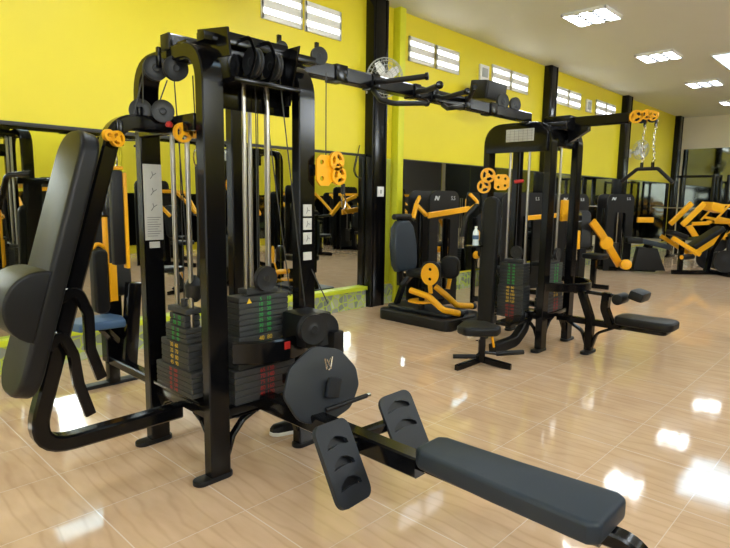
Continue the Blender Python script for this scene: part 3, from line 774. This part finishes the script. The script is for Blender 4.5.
# bottle on the tray
WB = thing('water_bottle', (4.80, 3.06, 1.0), 'small clear water bottle on the tray left of the second tower', 'bottle')
MB().lathe((4.80, 3.06, 1.001), Z, [(0, 0), (.03, 0), (.032, .01), (.029, .05), (.032, .09), (.03, .13), (.013, .16), (.013, .17), (0, .17)], 18).build('bottle_body', 'glass_clear', WB)
MB().cyl((4.80, 3.06, 1.171), (4.80, 3.06, 1.187), .015, 14).build('cap', 'white_plastic', WB)
MB().cyl((4.80, 3.06, 1.06), (4.80, 3.06, 1.10), .0325, 18).build('label_band', 'seat_blue', WB)

# small stool
ST = thing('low_stool', (4.2, 2.5, 0), 'low black stool with a rounded triangular seat on V-shaped feet, before the second tower', 'stool')
MB().sweep([(4.24, 2.60, .03), (4.18, 2.56, .20), (4.12, 2.53, .33)], .07, .06, V((.8, .6, 0)), .03).build('post', 'black_metal', ST)
MB().sweep([(4.24, 2.60, .05), (3.93, 2.65, .02)], .06, .035, Z).build('leg', 'black_metal', ST)
MB().sweep([(4.24, 2.60, .05), (4.29, 2.33, .02)], .06, .035, Z).build('leg', 'black_metal', ST)
MB().sweep([(4.24, 2.60, .05), (4.45, 2.74, .02)], .06, .035, Z).build('leg', 'black_metal', ST)
so = [(-.20, -.06), (-.16, -.14), (.0, -.17), (.16, -.14), (.20, -.06), (.11, .13), (0, .17), (-.11, .13)]
so = [(p.x, p.y) for p in fillet([V((0, -.17, 0))] + [V((a, b, 0)) for a, b in so if (a, b) != (0, -.17)][:0] + [V((a, b, 0)) for a, b in ((.14, -.15), (.19, -.05), (.10, .14), (0, .18), (-.10, .14), (-.19, -.05), (-.14, -.15))] + [V((0, -.17, 0))], .05, 3)][:-1]
MB().prism(so, (4.07, 2.54, .365), V((.69, -.72, 0)), V((.72, .69, 0)), .075, .024, 3).build('seat', 'black_vinyl', ST)
MB().cyl((3.98, 2.72, .10), (4.12, 2.58, .10), .02, 14, .004).build('foot_roller', 'black_vinyl', ST)
MB().cyl((4.36, 2.52, .09), (4.56, 2.36, .10), .022, 14, .004).build('foot_roller', 'black_vinyl', ST)
MB().tube([(4.12, 2.58, .10), (4.22, 2.58, .12), (4.36, 2.52, .09)], .015).build('roller_shaft', 'black_metal', ST)
MB().bx(4.0, 4.09, 2.52, 2.60, .27, .32, .006).build('adjuster', 'chrome', ST)
MB().sweep([(4.23, 2.50, .30), (4.28, 2.50, .17)], .02, .02, Yv).build('yellow_lever', 'yellow_metal', ST)

# =================================================================== ADDUCTOR
AD = thing('inner_thigh_machine', (5.35, 3.95, 0), 'seated machine with black backrest, yellow arms and oval yellow plate on low platform', 'gym machine')
MB().prism(rrect(.60, 1.05, .09), (5.36, 3.98, .065), X, Yv, .13, .02).build('platform', 'black_matte', AD)
MB().prism(rrect(.46, .92, .07), (5.40, 4.0, .15), X, Yv, .04, .01).build('platform_mat', 'rubber', AD)
MB().prism(rrect(.62, .56, .06), (5.62, 3.62, .05), X, Yv, .10, .02).build('base_extension', 'black_matte', AD)
MB().sweep([(5.30, 4.40, .16), (5.30, 4.30, .42), (5.34, 4.20, .55), (5.34, 4.0, .55)], .07, .06, X, .08).build('seat_frame', 'black_metal', AD)
MB().prism([(-.15, -.30), (.15, -.30), (.20, -.22), (.21, 0), (.17, .22), (.09, .30), (-.09, .30), (-.17, .22), (-.21, 0), (-.20, -.22)], (5.25, 4.27, .89), X, V((0, .10, 1)), .10, .03, 4).build('backrest', 'blue_vinyl', AD)
MB().prism(rrect(.40, .42, .10), (5.38, 4.0, .575), X, Yv, .08, .025, 3).build('seat', 'black_vinyl', AD)
MB().sweep([(5.30, 4.36, .4), (5.30, 4.38, 1.2)], .06, .05, X).build('back_post', 'black_metal', AD)
MB().cyl((5.22, 3.95, .26), (5.22, 3.95, .275), .16, 28, .003).build('range_plate', 'yellow_metal', AD)
MB().cyl((5.22, 3.95, .17), (5.22, 3.95, .42), .035, 16).build('pivot', 'black_metal', AD)
MB().tube([(5.10, 4.02, .40), (5.10, 3.76, .36), (5.16, 3.60, .22), (5.36, 3.50, .165)], .036, .10, 14).build('swing_arm', 'yellow_metal', AD)
MB().cyl((5.345, 3.507, .168), (5.39, 3.485, .160), .04, 16, .006).build('arm_cap', 'black_matte', AD)
MB().tube([(5.44, 3.92, .42), (5.48, 3.78, .32), (5.60, 3.72, .20), (5.86, 3.66, .165)], .036, .10, 14).build('swing_arm', 'yellow_metal', AD)
MB().cyl((5.84, 3.665, .168), (5.89, 3.652, .162), .04, 16, .006).build('arm_cap', 'black_matte', AD)
MB().cyl((5.08, 4.28, 1.235), (5.40, 4.30, 1.235), .035, 14, .006).build('head_roll', 'black_vinyl', AD)
MB().holed(circ(.10, 28, ry=.125), [circ(.018, 12, 0, .055), circ(.018, 12, 0, -.055)], (5.06, 3.72, .62), V((.45, -.9, 0)), Z, .014).build('knee_plate', 'yellow_metal', AD)
MB().sweep([(5.08, 3.73, .50), (5.11, 3.74, .40)], .05, .02, V((.45, -.9, 0))).build('plate_stem', 'yellow_metal', AD)
MB().prism(rrect(.22, .24, .08), (5.16, 3.78, .63), V((.45, -.9, 0)), Z, .10, .03).build('knee_pad', 'black_vinyl', AD)
MB().prism(rrect(.22, .26, .08), (5.50, 3.76, .66), V((.45, -.9, 0)), Z, .12, .03).build('knee_pad', 'black_vinyl', AD)
MB().sweep([(5.54, 3.78, .56), (5.50, 3.78, .40)], .05, .03, Yv).build('plate_stem', 'yellow_metal', AD)

AD.location.x -= .06; AD.location.y += .04
# =================================================================== SHROUDED MACHINES
def shroud(root, c, w, d, h, yaw=0., win=True, logo=True, bar=None):
    """rounded weight-stack cabinet; face points to local -Y after yaw"""
    c = V(c); u = V((math.cos(yaw), math.sin(yaw), 0)); n = Z.cross(u)   # n: into the cabinet
    out = [(-w / 2, 0), (w / 2, 0), (w / 2, h - .14)] + [(w / 2 - .12 + .12 * math.cos(a), h - .12 + .12 * math.sin(a)) for a in [math.radians(x) for x in (15, 35, 55, 75)]] + \
          [(w / 2 - .12, h), (-w / 2 + .12, h)] + [(-w / 2 + .12 - .12 * math.cos(a), h - .12 + .12 * math.sin(a)) for a in [math.radians(x) for x in (75, 55, 35, 15)]] + [(-w / 2, h - .14)]
    hole = rrect(w * .42, h * .62, .03, cx=0, cy=h * .45)
    sh = MB().holed(out, [hole], c + n * .02, u, Z, .03).build('front_shroud', 'black_matte', root)
    MB().prism(out, c + n * d, u, Z, .03, .004).build('rear_shroud', 'black_matte', root)
    e = MB()
    for s in (-1, 1): e.box(c + u * s * (w / 2 - .03) + n * d / 2 + Z * .65, (.05, .05, 1.3), .005)
    e.box(c + n * d / 2 + Z * .05, (w * .9 if abs(u.x) > .7 else d, d if abs(u.x) > .7 else w * .9, .08), .01)
    e.build('cabinet_frame', 'black_metal', root)
    ws = MB().box(c + n * d / 2 + Z * .13, (.2, .2, .06), .004).build('weight_stack', 'stack_grey', root)
    for k in range(10):
        MB().box(c + n * d / 2 + Z * (.18 + k * .042), (.20, .20, .039), .003, seg=1).build('weight_plate', 'stack_grey', ws)
    for s in (-.07, .07):
        MB().cyl(c + n * d / 2 + u * s + Z * .1, c + n * d / 2 + u * s + Z * (h - .1), .012, 10).build('guide_rod', 'steel_rod', root)
    if logo:
        text('logo', 'S.S', .075, c - n * .0015 + u * (w * .27) + Z * (h - .10), u, Z, 'logo_white', sh, ext=.001)
        mb = MB(); q = c - n * .001 + Z * (h - .10) - u * (w * .28)
        mb.prism([(-.05, -.03), (-.03, -.03), (-.02, .0), (.005, -.03), (.03, -.03), (.05, .03), (.03, .03), (.02, .0), (-.005, .03), (-.03, .03)], q, u, Z, .003)
        mb.build('logo', 'logo_white', sh)
    return u, n

CP = thing('chest_press_machine', (6.45, 4.62, 0), 'logo cabinet machine with yellow cross bar behind the machine with the oval plate', 'gym machine')
shroud(CP, (6.48, 4.50, 0), .56, .42, 1.56, math.radians(-8))
MB().sweep([(5.98, 4.40, 1.24), (6.78, 4.32, 1.32)], .03, .075, Z.cross(V((1, -.1, 0)))).build('cross_bar', 'yellow_metal', CP)
MB().sweep([(6.02, 4.46, 1.24), (5.85, 4.5, 1.38), (6.05, 4.6, 1.47)], .04, .05, Yv, .05).build('press_arm', 'yellow_metal', CP)
MB().sweep([(6.80, 4.34, 1.295), (7.08, 4.36, 1.40), (6.95, 4.42, 1.52)], .04, .05, Yv, .05).build('press_arm', 'yellow_metal', CP)
MB().sweep([(5.86, 4.5, 1.38), (5.72, 4.44, 1.20)], .05, .05, Yv).build('press_arm', 'yellow_metal', CP)
MB().cyl((5.72, 4.44, 1.2), (5.6, 4.30, 1.18), .02, 12).build('grip', 'black_vinyl', CP)
MB().prism(circ(.06, 20, ry=.08), (6.98, 4.30, .95), X, Z, .03, .006).build('pivot_cover', 'yellow_metal', CP)
MB().prism(circ(.075, 20, ry=.055), (6.98, 4.30, .68), X, Z, .03, .006).build('pivot_cover', 'yellow_metal', CP)
MB().sweep([(6.98, 4.34, .0), (6.98, 4.34, 1.2)], .06, .05, X).build('side_post', 'black_metal', CP)
MB().prism(rrect(.36, .62, .1), (7.12, 4.2, .95), V((.5, -.86, 0)), V((.1, .1, 1)), .08, .02).build('backrest', 'black_vinyl', CP)
MB().prism(rrect(.36, .36, .08), (7.05, 3.98, .5), X, Yv, .07, .02).build('seat', 'black_vinyl', CP)
MB().sweep([(6.98, 4.34, .06), (7.05, 3.9, .06)], .07, .06, Z).bx(7.02, 7.08, 3.95, 4.01, .05, .47).build('base_frame', 'black_metal', CP)

CP.location.x -= .2
PM = thing('pulldown_machine', (8.45, 4.5, 0), 'dark cabinet machine with yellow cross bar seen between the posts of the second tower', 'gym machine')
shroud(PM, (8.40, 4.45, 0), .92, .42, 1.57, math.radians(-20))
MB().sweep([(7.6, 4.0, 1.19), (8.45, 3.95, 1.22)], .03, .07, Yv).build('cross_bar', 'yellow_metal', PM)
MB().sweep([(7.62, 4.02, 0), (7.62, 4.02, 1.22)], .06, .05, X).build('side_post', 'black_metal', PM)
MB().prism(rrect(.36, .36, .08), (8.0, 3.85, .5), X, Yv, .07, .02).build('seat', 'black_vinyl', PM)
MB().sweep([(8.0, 4.3, .05), (8.0, 3.7, .05)], .07, .06, Z).bx(7.97, 8.03, 3.82, 3.88, .05, .47).build('base_frame', 'black_metal', PM)

LM = thing('lever_arm_machine', (9.7, 4.3, 0), 'cabinet machine with yellow gas spring and yellow lever arm right of the second tower', 'gym machine')
shroud(LM, (10.0, 4.35, 0), .70, .42, 1.57, math.radians(-25))
MB().cyl((8.45, 3.6, 1.0), (8.47, 3.6, .72), .05, 16, .008).build('damper', 'yellow_metal', LM)
MB().cyl((8.44, 3.6, 1.16), (8.48, 3.6, .55), .015, 10).build('damper_rod', 'chrome', LM)
MB().sweep([(8.5, 3.6, .03), (8.52, 3.6, 1.2), (9.2, 3.9, 1.25), (9.7, 4.25, 1.25)], .07, .06, V((.5, -.8, 0)), .08).build('side_frame', 'black_metal', LM)
MB().prism(circ(.11, 24), (9.52, 3.55, .76), V((.69, -.72, 0)), Z, .05, .01).build('pivot_cover', 'yellow_metal', LM)
MB().sweep([(9.15, 3.66, 1.12), (9.40, 3.60, .92), (10.05, 3.50, .36)], .07, .12, V((.72, .69, 0)), .03).build('lever_arm', 'yellow_metal', LM)
MB().cyl((10.0, 3.40, .38), (9.65, 3.25, .42), .085, 18, .01).build('foot_roller', 'yellow_metal', LM)
MB().prism(rrect(.30, .62, .08), (9.2, 3.85, .98), V((.69, -.72, 0)), V((.1, .1, 1)), .09, .02).build('backrest', 'black_vinyl', LM)
MB().prism(rrect(.36, .36, .08), (9.35, 3.65, .55), X, Yv, .08, .02).build('seat', 'black_vinyl', LM)
MB().sweep([(9.3, 4.1, .05), (9.35, 3.4, .05)], .07, .06, Z).bx(9.3, 9.38, 3.62, 3.7, .05, .5).build('base_frame', 'black_metal', LM)
MB().bx(9.25, 9.5, 4.2, 4.26, 1.10, 1.46, .02).build('side_cover', 'yellow_metal', LM)

AB = thing('bench_cabinet_machine', (12.3, 4.2, 0), 'dark cabinet machine with slanted bench, left of the yellow press arms', 'gym machine')
shroud(AB, (12.2, 4.3, 0), .58, .42, 1.6, math.radians(-40))
AB2 = AB
MB().sweep([(12.35, 4.1, .05), (12.55, 3.65, .05)], .08, .08, Z).sweep([(12.45, 3.95, .05), (12.52, 3.8, .58)], .1, .3, V((.5, -.8, 0))).sweep([(12.55, 3.65, .04), (12.5, 3.75, .5)], .08, .1, V((.7, .7, 0))).build('base_frame', 'black_metal', AB)
MB().prism([(-.28, .05), (.34, .05), (.16, .50), (-.20, .52)], (12.46, 3.8, 0), V((.53, -.85, 0)), Z, .22, .01).build('base_cover', 'black_matte', AB)
MB().box((12.50, 3.72, .60), (.36, .62, .10), .03, Matrix.Rotation(.55, 3, 'Z') @ Matrix.Rotation(.22, 3, 'X')).build('bench_pad', 'blue_vinyl', AB)
MB().box((12.20, 4.0, .66), (.30, .30, .12), .03, Matrix.Rotation(.55, 3, 'Z')).build('bench_pad', 'black_vinyl', AB)
MB().box((12.65, 3.95, 1.07), (.34, .05, .11), .01, Matrix.Rotation(-.8, 3, 'Z')).build('cover', 'yellow_metal', AB)

# plate loaded press, frame laid out along the diagonal u
LPo = V((12.85, 3.0, 0)); LU = V((.69, -.724, 0)); LN = V((.724, .69, 0))
LP = thing('incline_press_machine', LPo, 'plate-loaded press with yellow box arms and black pads, at the back right', 'gym machine')
def W(u, z, n=0): return LPo + LU * u + LN * n + Z * z
for n_ in (-.22, .22):
    MB().sweep([W(-.45, 1.0, n_), W(-.05, 1.43, n_)], .06, .10, LN).build('press_arm', 'yellow_metal', LP)
    MB().sweep([W(-.62, .75, n_), W(-.05, .42, n_)], .06, .08, LN).build('lower_arm', 'yellow_metal', LP)
MB().sweep([W(-.12, .38), W(.55, .84)], .08, .13, LN).build('pad_rail', 'yellow_metal', LP)
MB().prism([(-.12, -.06), (.10, -.12), (.16, .05), (-.10, .10)], W(.26, 1.36), LU, Z, .3, .01).build('arm_plate', 'yellow_metal', LP)
MB().sweep([W(-.12, 1.02), W(.20, 1.04)], .06, .07, LN).build('cross_bar', 'yellow_metal', LP)
MB().prism([(-.14, .10), (.02, -.10), (.14, -.08), (-.02, .14)], W(-.12, .86), LU, Z, .04, .006).build('brace_plate', 'yellow_metal', LP)
MB().prism(rrect(.75, .30, .08), W(.16, .74), V((LU.x * .82, LU.y * .82, .57)), LN, .10, .02).build('back_pad', 'black_vinyl', LP)
MB().prism(rrect(.36, .34, .08), W(-.42, .80), V((LU.x * .9, LU.y * .9, -.3)), LN, .09, .02).build('seat', 'black_vinyl', LP)
MB().cyl(W(-.42, .37, -.25), W(-.12, .37, -.1), .055, 16, .01).build('foot_roller', 'wheel_black', LP)
MB().cyl(W(-.425, .37, -.255), W(-.435, .37, -.26), .04, 16).build('roller_cap', 'yellow_metal', LP)
MB().sweep([W(.25, .02), W(.30, .5), W(.55, .95)], .09, .08, LN, .1).build('rear_post', 'black_metal', LP)
MB().sweep([W(-.45, .04), W(.75, .04)], .09, .08, LN).sweep([W(-.3, .04), W(-.3, .7)], .09, .08, LN).sweep([W(.45, .04, -.4), W(.45, .04, .4)], .08, .08, Z).build('base_frame', 'black_metal', LP)
for n_ in (-.3, .3):
    MB().lathe(W(.42, .30, n_), LN, [(0, 0), (.03, 0), (.04, .006), (.16, .006), (.2, 0), (.22, 0), (.22, .035), (.2, .035), (.04, .03), (0, .03)], 28).build('weight_disc', 'wheel_black', LP)
    MB().lathe(W(.60, .26, n_ * .8), LN, [(0, 0), (.03, 0), (.04, .006), (.13, .006), (.16, 0), (.18, 0), (.18, .035), (.16, .035), (.04, .03), (0, .03)], 28).build('weight_disc', 'wheel_black', LP)

P2o = V((14.7, 2.95, 0))
P2 = thing('frame_press_machine', P2o, 'second plate-loaded press with open yellow tube frame, at the right edge of the photo', 'gym machine')
def W2(u, z, n=0): return P2o + LU * u + LN * n + Z * z
for n_ in (-.25, .25):
    MB().sweep([W2(-.35, 1.05, n_), W2(-.05, 1.40, n_), W2(.9, 1.38, n_)], .035, .04, LN, .06).build('frame_tube', 'yellow_metal', P2)
    MB().sweep([W2(-.30, 1.12, n_), W2(.25, 1.02, n_), W2(.42, .86, n_), W2(.20, .62, n_)], .04, .06, LN, .08).build('lower_tube', 'yellow_metal', P2)
MB().sweep([W2(-.35, 1.02), W2(.30, 1.0)], .08, .07, LN).build('cross_bar', 'yellow_metal', P2)
MB().prism(rrect(.7, .30, .08), W2(.45, .82), V((LU.x * .85, LU.y * .85, .5)), LN, .10, .02).build('back_pad', 'black_vinyl', P2)
MB().sweep([W2(-.4, .05), W2(1.0, .05)], .1, .1, LN).sweep([W2(-.2, .05), W2(-.25, 1.05)], .08, .08, LN).sweep([W2(.5, .05), W2(.5, 1.35)], .08, .08, LN).build('base_frame', 'black_metal', P2)
for n_ in (-.35, .33):
    MB().lathe(W2(.15, .55, n_), LN, [(0, 0), (.03, 0), (.04, .006), (.16, .006), (.2, 0), (.23, 0), (.23, .04), (.2, .04), (.04, .03), (0, .03)], 28).build('weight_disc', 'wheel_black', P2)

# squat rack near the far wall (dark posts behind the presses)
for (x, y, lb) in ((16.6, 4.0, 'tall black squat rack standing at the far glass wall, left one'), (17.2, 2.9, 'tall black squat rack at the far glass wall, right one behind the presses')):
    r = thing('squat_rack', (x, y, 0), lb, 'rack', 'racks at the far wall')
    for a in (-.45, .45):
        for b in (-.35, .35):
            MB().bx(x + b - .035, x + b + .035, y + a - .035, y + a + .035, 0, 2.15).build('post', 'black_metal', r)
        MB().bx(x - .35, x + .35, y + a - .03, y + a + .03, 2.08, 2.14).build('top_rail', 'black_metal', r)
        MB().bx(x - .5, x + .5, y + a - .035, y + a + .035, 0.001, .06).build('base_rail', 'black_metal', r)
    MB().bx(x - .03, x + .03, y - .45, y + .45, 2.08, 2.14).build('cross_rail', 'black_metal', r)
    MB().cyl((x - .4, y - .9, 1.3), (x - .4, y + .9, 1.3), .014, 12).build('barbell_bar', 'chrome', r)

# =================================================================== WALL ITEMS
def wall_fan(x, z, lb):
    r = thing('wall_fan', (x, 5.2, z), lb, 'fan', 'wall fans')
    MB().bx(x - .07, x + .07, 5.15, 5.199, z - .18, z + .02, .01).build('wall_bracket', 'white_plastic', r)
    c = V((x - .02, 4.92, z)); ax = V((-.55, -1, -.18)).normalized()
    MB().cyl((x, 5.16, z - .08), c - ax * .05, .022, 12).build('arm', 'white_plastic', r)
    MB().cyl(c - ax * .12, c, .06, 18, .015).build('motor', 'white_plastic', r)
    u = ax.orthogonal().normalized(); v = ax.cross(u)
    cage = MB()
    for rr, off in ((.235, .04), (.235, 0), (.15, .085), (.08, .095), (.2, .07)):
        cage.tube([c + ax * off + (u * math.cos(a) + v * math.sin(a)) * rr for a in [2 * math.pi * k / 28 for k in range(28)]], .004, seg=5, closed=True)
    for k in range(28):
        a = 2 * math.pi * k / 28; d = u * math.cos(a) + v * math.sin(a)
        cage.tube([c + ax * .10 + d * .03, c + ax * .085 + d * .15, c + ax * .04 + d * .235, c + d * .235, c - ax * .02 + d * .06], .0022, seg=4)
    cage.build('cage', 'fan_grey', r)
    bl = MB()
    for k in range(4):
        a = 2 * math.pi * k / 4; d = u * math.cos(a) + v * math.sin(a); e = ax.cross(d)
        bl.prism([(.03, -.03), (.10, -.07), (.20, -.06), (.215, .02), (.12, .05), (.03, .03)], c + ax * .03, d, (e + ax * .3).normalized(), .004)
    bl.build('blades', 'white_plastic', r)
wall_fan(5.50, 2.95, 'grey wall fan behind the overhead beam beside the first black column')
wall_fan(15.0, 2.72, 'distant grey wall fan just left of the lat bar chains')
wall_fan(3.28, 3.60, 'white wall fan cut off by the top edge of the photo above the near tower')

SP = thing('wall_speaker', (8.2, 5.0, 3.0), 'black box speaker hung high on the yellow wall above the overhead beam', 'speaker')
MB().box((7.88, 4.90, 3.11), (.60, .30, .28), .03, Matrix.Rotation(.12, 3, 'X')).build('cabinet', 'black_matte', SP)
MB().bx(7.83, 7.93, 5.02, 5.199, 3.05, 3.15).build('wall_bracket', 'black_metal', SP)
MB().box((7.88, 4.745, 3.10), (.52, .012, .22), .004, Matrix.Rotation(.12, 3, 'X')).build('grille', 'cable', SP)
MB().bx(8.04, 8.11, 4.727, 4.738, 3.01, 3.035, .002).build('badge', 'logo_white', SP)

for (x, z, w, h, lb) in ((8.18, 3.48, .26, .24, 'small white square box on the yellow wall above the speaker'), (12.35, 3.47, .26, .26, 'grey-white square box between the two farthest ventilation blocks')):
    r = thing('junction_box', (x, 5.2, z), lb, 'electrical box', 'square boxes high on the wall')
    MB().bx(x - w / 2, x + w / 2, 5.16, 5.199, z - h / 2, z + h / 2, .01).build('box_body', 'white_plastic', r)
    MB().bx(x - w / 2 + .05, x + w / 2 - .05, 5.152, 5.162, z - h / 2 + .05, z + h / 2 - .05, .004).build('cover', 'fan_grey', r)
WR = thing('wall_cable', (5.3, 5.2, 1.8), 'thin black cable hanging on the wall left of the first black column', 'cable')
MB().tube([(5.33, 5.19, 2.12), (5.30, 5.175, 2.08), (5.26, 5.175, 1.93), (5.22, 5.175, 1.80), (5.27, 5.175, 1.72), (5.36, 5.175, 1.70)], .006, .08, 8).build('wire', 'cable', WR)
SW = thing('wall_switch', (5.57, 5.06, 1.5), 'white light switch on the first black column', 'switch')
MB().bx(5.53, 5.65, 5.045, 5.0595, 1.47, 1.60, .004).build('plate', 'white_plastic', SW)
MB().bx(5.575, 5.605, 5.038, 5.046, 1.51, 1.56, .002).build('rocker', 'fan_grey', SW)

# =================================================================== OTHER SIDE OF THE ROOM (seen in the mirror)
def simple_machine(loc, rz, lb, tall=1.6, kind=0):
    r = thing('exercise_machine', loc, lb, 'gym machine', 'machines along the opposite wall', rz, local=True)
    shroud(r, (0, -.2, 0), .6, .35, tall, 0, logo=False)
    MB().sweep([(0, .1, .05), (0, -1.1, .05)], .08, .07, Z).sweep([(0, -.75, .05), (0, -.75, .45)], .08, .07, X).sweep([(0, -.4, .05), (0, -.35, 1.0)], .07, .06, X).build('base_frame', 'black_metal', r)
    MB().prism(rrect(.36, .40, .08), (0, -.78, .5), X, Yv, .08, .02).build('seat', 'black_vinyl', r)
    MB().prism(rrect(.30, .66, .1), (0, -.50, .92), X, V((0, .15, 1)), .08, .02).build('backrest', 'black_vinyl', r)
    for s in (-1, 1):
        MB().sweep([(s * .38, -.28, 1.55), (s * .42, -.5, 1.35), (s * .40, -.85, 1.05)], .05, .06, X, .1).build('press_arm', 'yellow_metal', r)
        MB().cyl((s * .40, -.83, 1.06), (s * .22, -.88, 1.06), .018, 10).build('grip', 'black_vinyl', r)
    MB().bx(-.42, .42, -.30, -.24, 1.50, 1.57).build('cross_bar', 'yellow_metal', r)
    return r
for i, (x, y, a) in enumerate(((1.2, -2.3, 180), (2.9, -2.6, 175), (4.6, -2.5, 185), (6.4, -2.3, 180), (8.2, -2.5, 170), (10., -2.4, 180), (12., -2.4, 180), (14.2, -2.3, 180), (-1.0, -2.4, 180))):
    simple_machine((x, y, 0), math.radians(a), 'black and yellow seated machine along the opposite wall, visible only in the mirror')

for i, (x, y, a) in enumerate(((1.9, -1.0, 150), (3.7, -1.1, 200), (5.5, -1.0, 160), (7.4, -1.1, 190), (9.4, -1.0, 170), (11.2, -1.1, 185), (13.2, -1.0, 180), (0.3, -1.6, 200))):
    simple_machine((x, y, 0), math.radians(a), 'black and yellow seated machine of the nearer opposite row, visible only mirrored', tall=1.75)

# =================================================================== CAMERA, WORLD, VIEW
cam = bpy.data.cameras.new('camera'); co = bpy.data.objects.new('camera', cam); COL.objects.link(co)
cam.sensor_width = 36; cam.lens = 565. / 730 * 36; cam.clip_start = .05
def cvec(px, py): return V((px - 365., py - 274., 565.)).normalized()
a = cvec(908, 205); b = cvec(-250, 190); b = (b - a * a.dot(b)).normalized(); c = a.cross(b)
if c.y > 0: c = -c
# rows a,b,c: world axes in camera coords (x right, y down, z forward)
Rm = Matrix((a, b, c))
right = V((Rm[0][0], Rm[1][0], Rm[2][0])); down = V((Rm[0][1], Rm[1][1], Rm[2][1])); fwd = V((Rm[0][2], Rm[1][2], Rm[2][2]))
M = Matrix((right, -down, -fwd)).transposed().to_4x4(); M.translation = V((0, 0, 1.45))
co.matrix_world = M
S.camera = co
w = bpy.data.worlds.new('world'); S.world = w; w.use_nodes = True
w.node_tree.nodes['Background'].inputs[0].default_value = (.6, .7, .8, 1)
w.node_tree.nodes['Background'].inputs[1].default_value = .3
S.view_settings.view_transform = 'Standard'; S.view_settings.look = 'None'
S.view_settings.gamma = 1; S.view_settings.exposure = 2.02
S.view_settings.use_curve_mapping = False
S.cycles.max_bounces = 8; S.cycles.diffuse_bounces = 4; S.cycles.glossy_bounces = 5
S.cycles.use_denoising = True
S.cycles.sample_clamp_indirect = 6
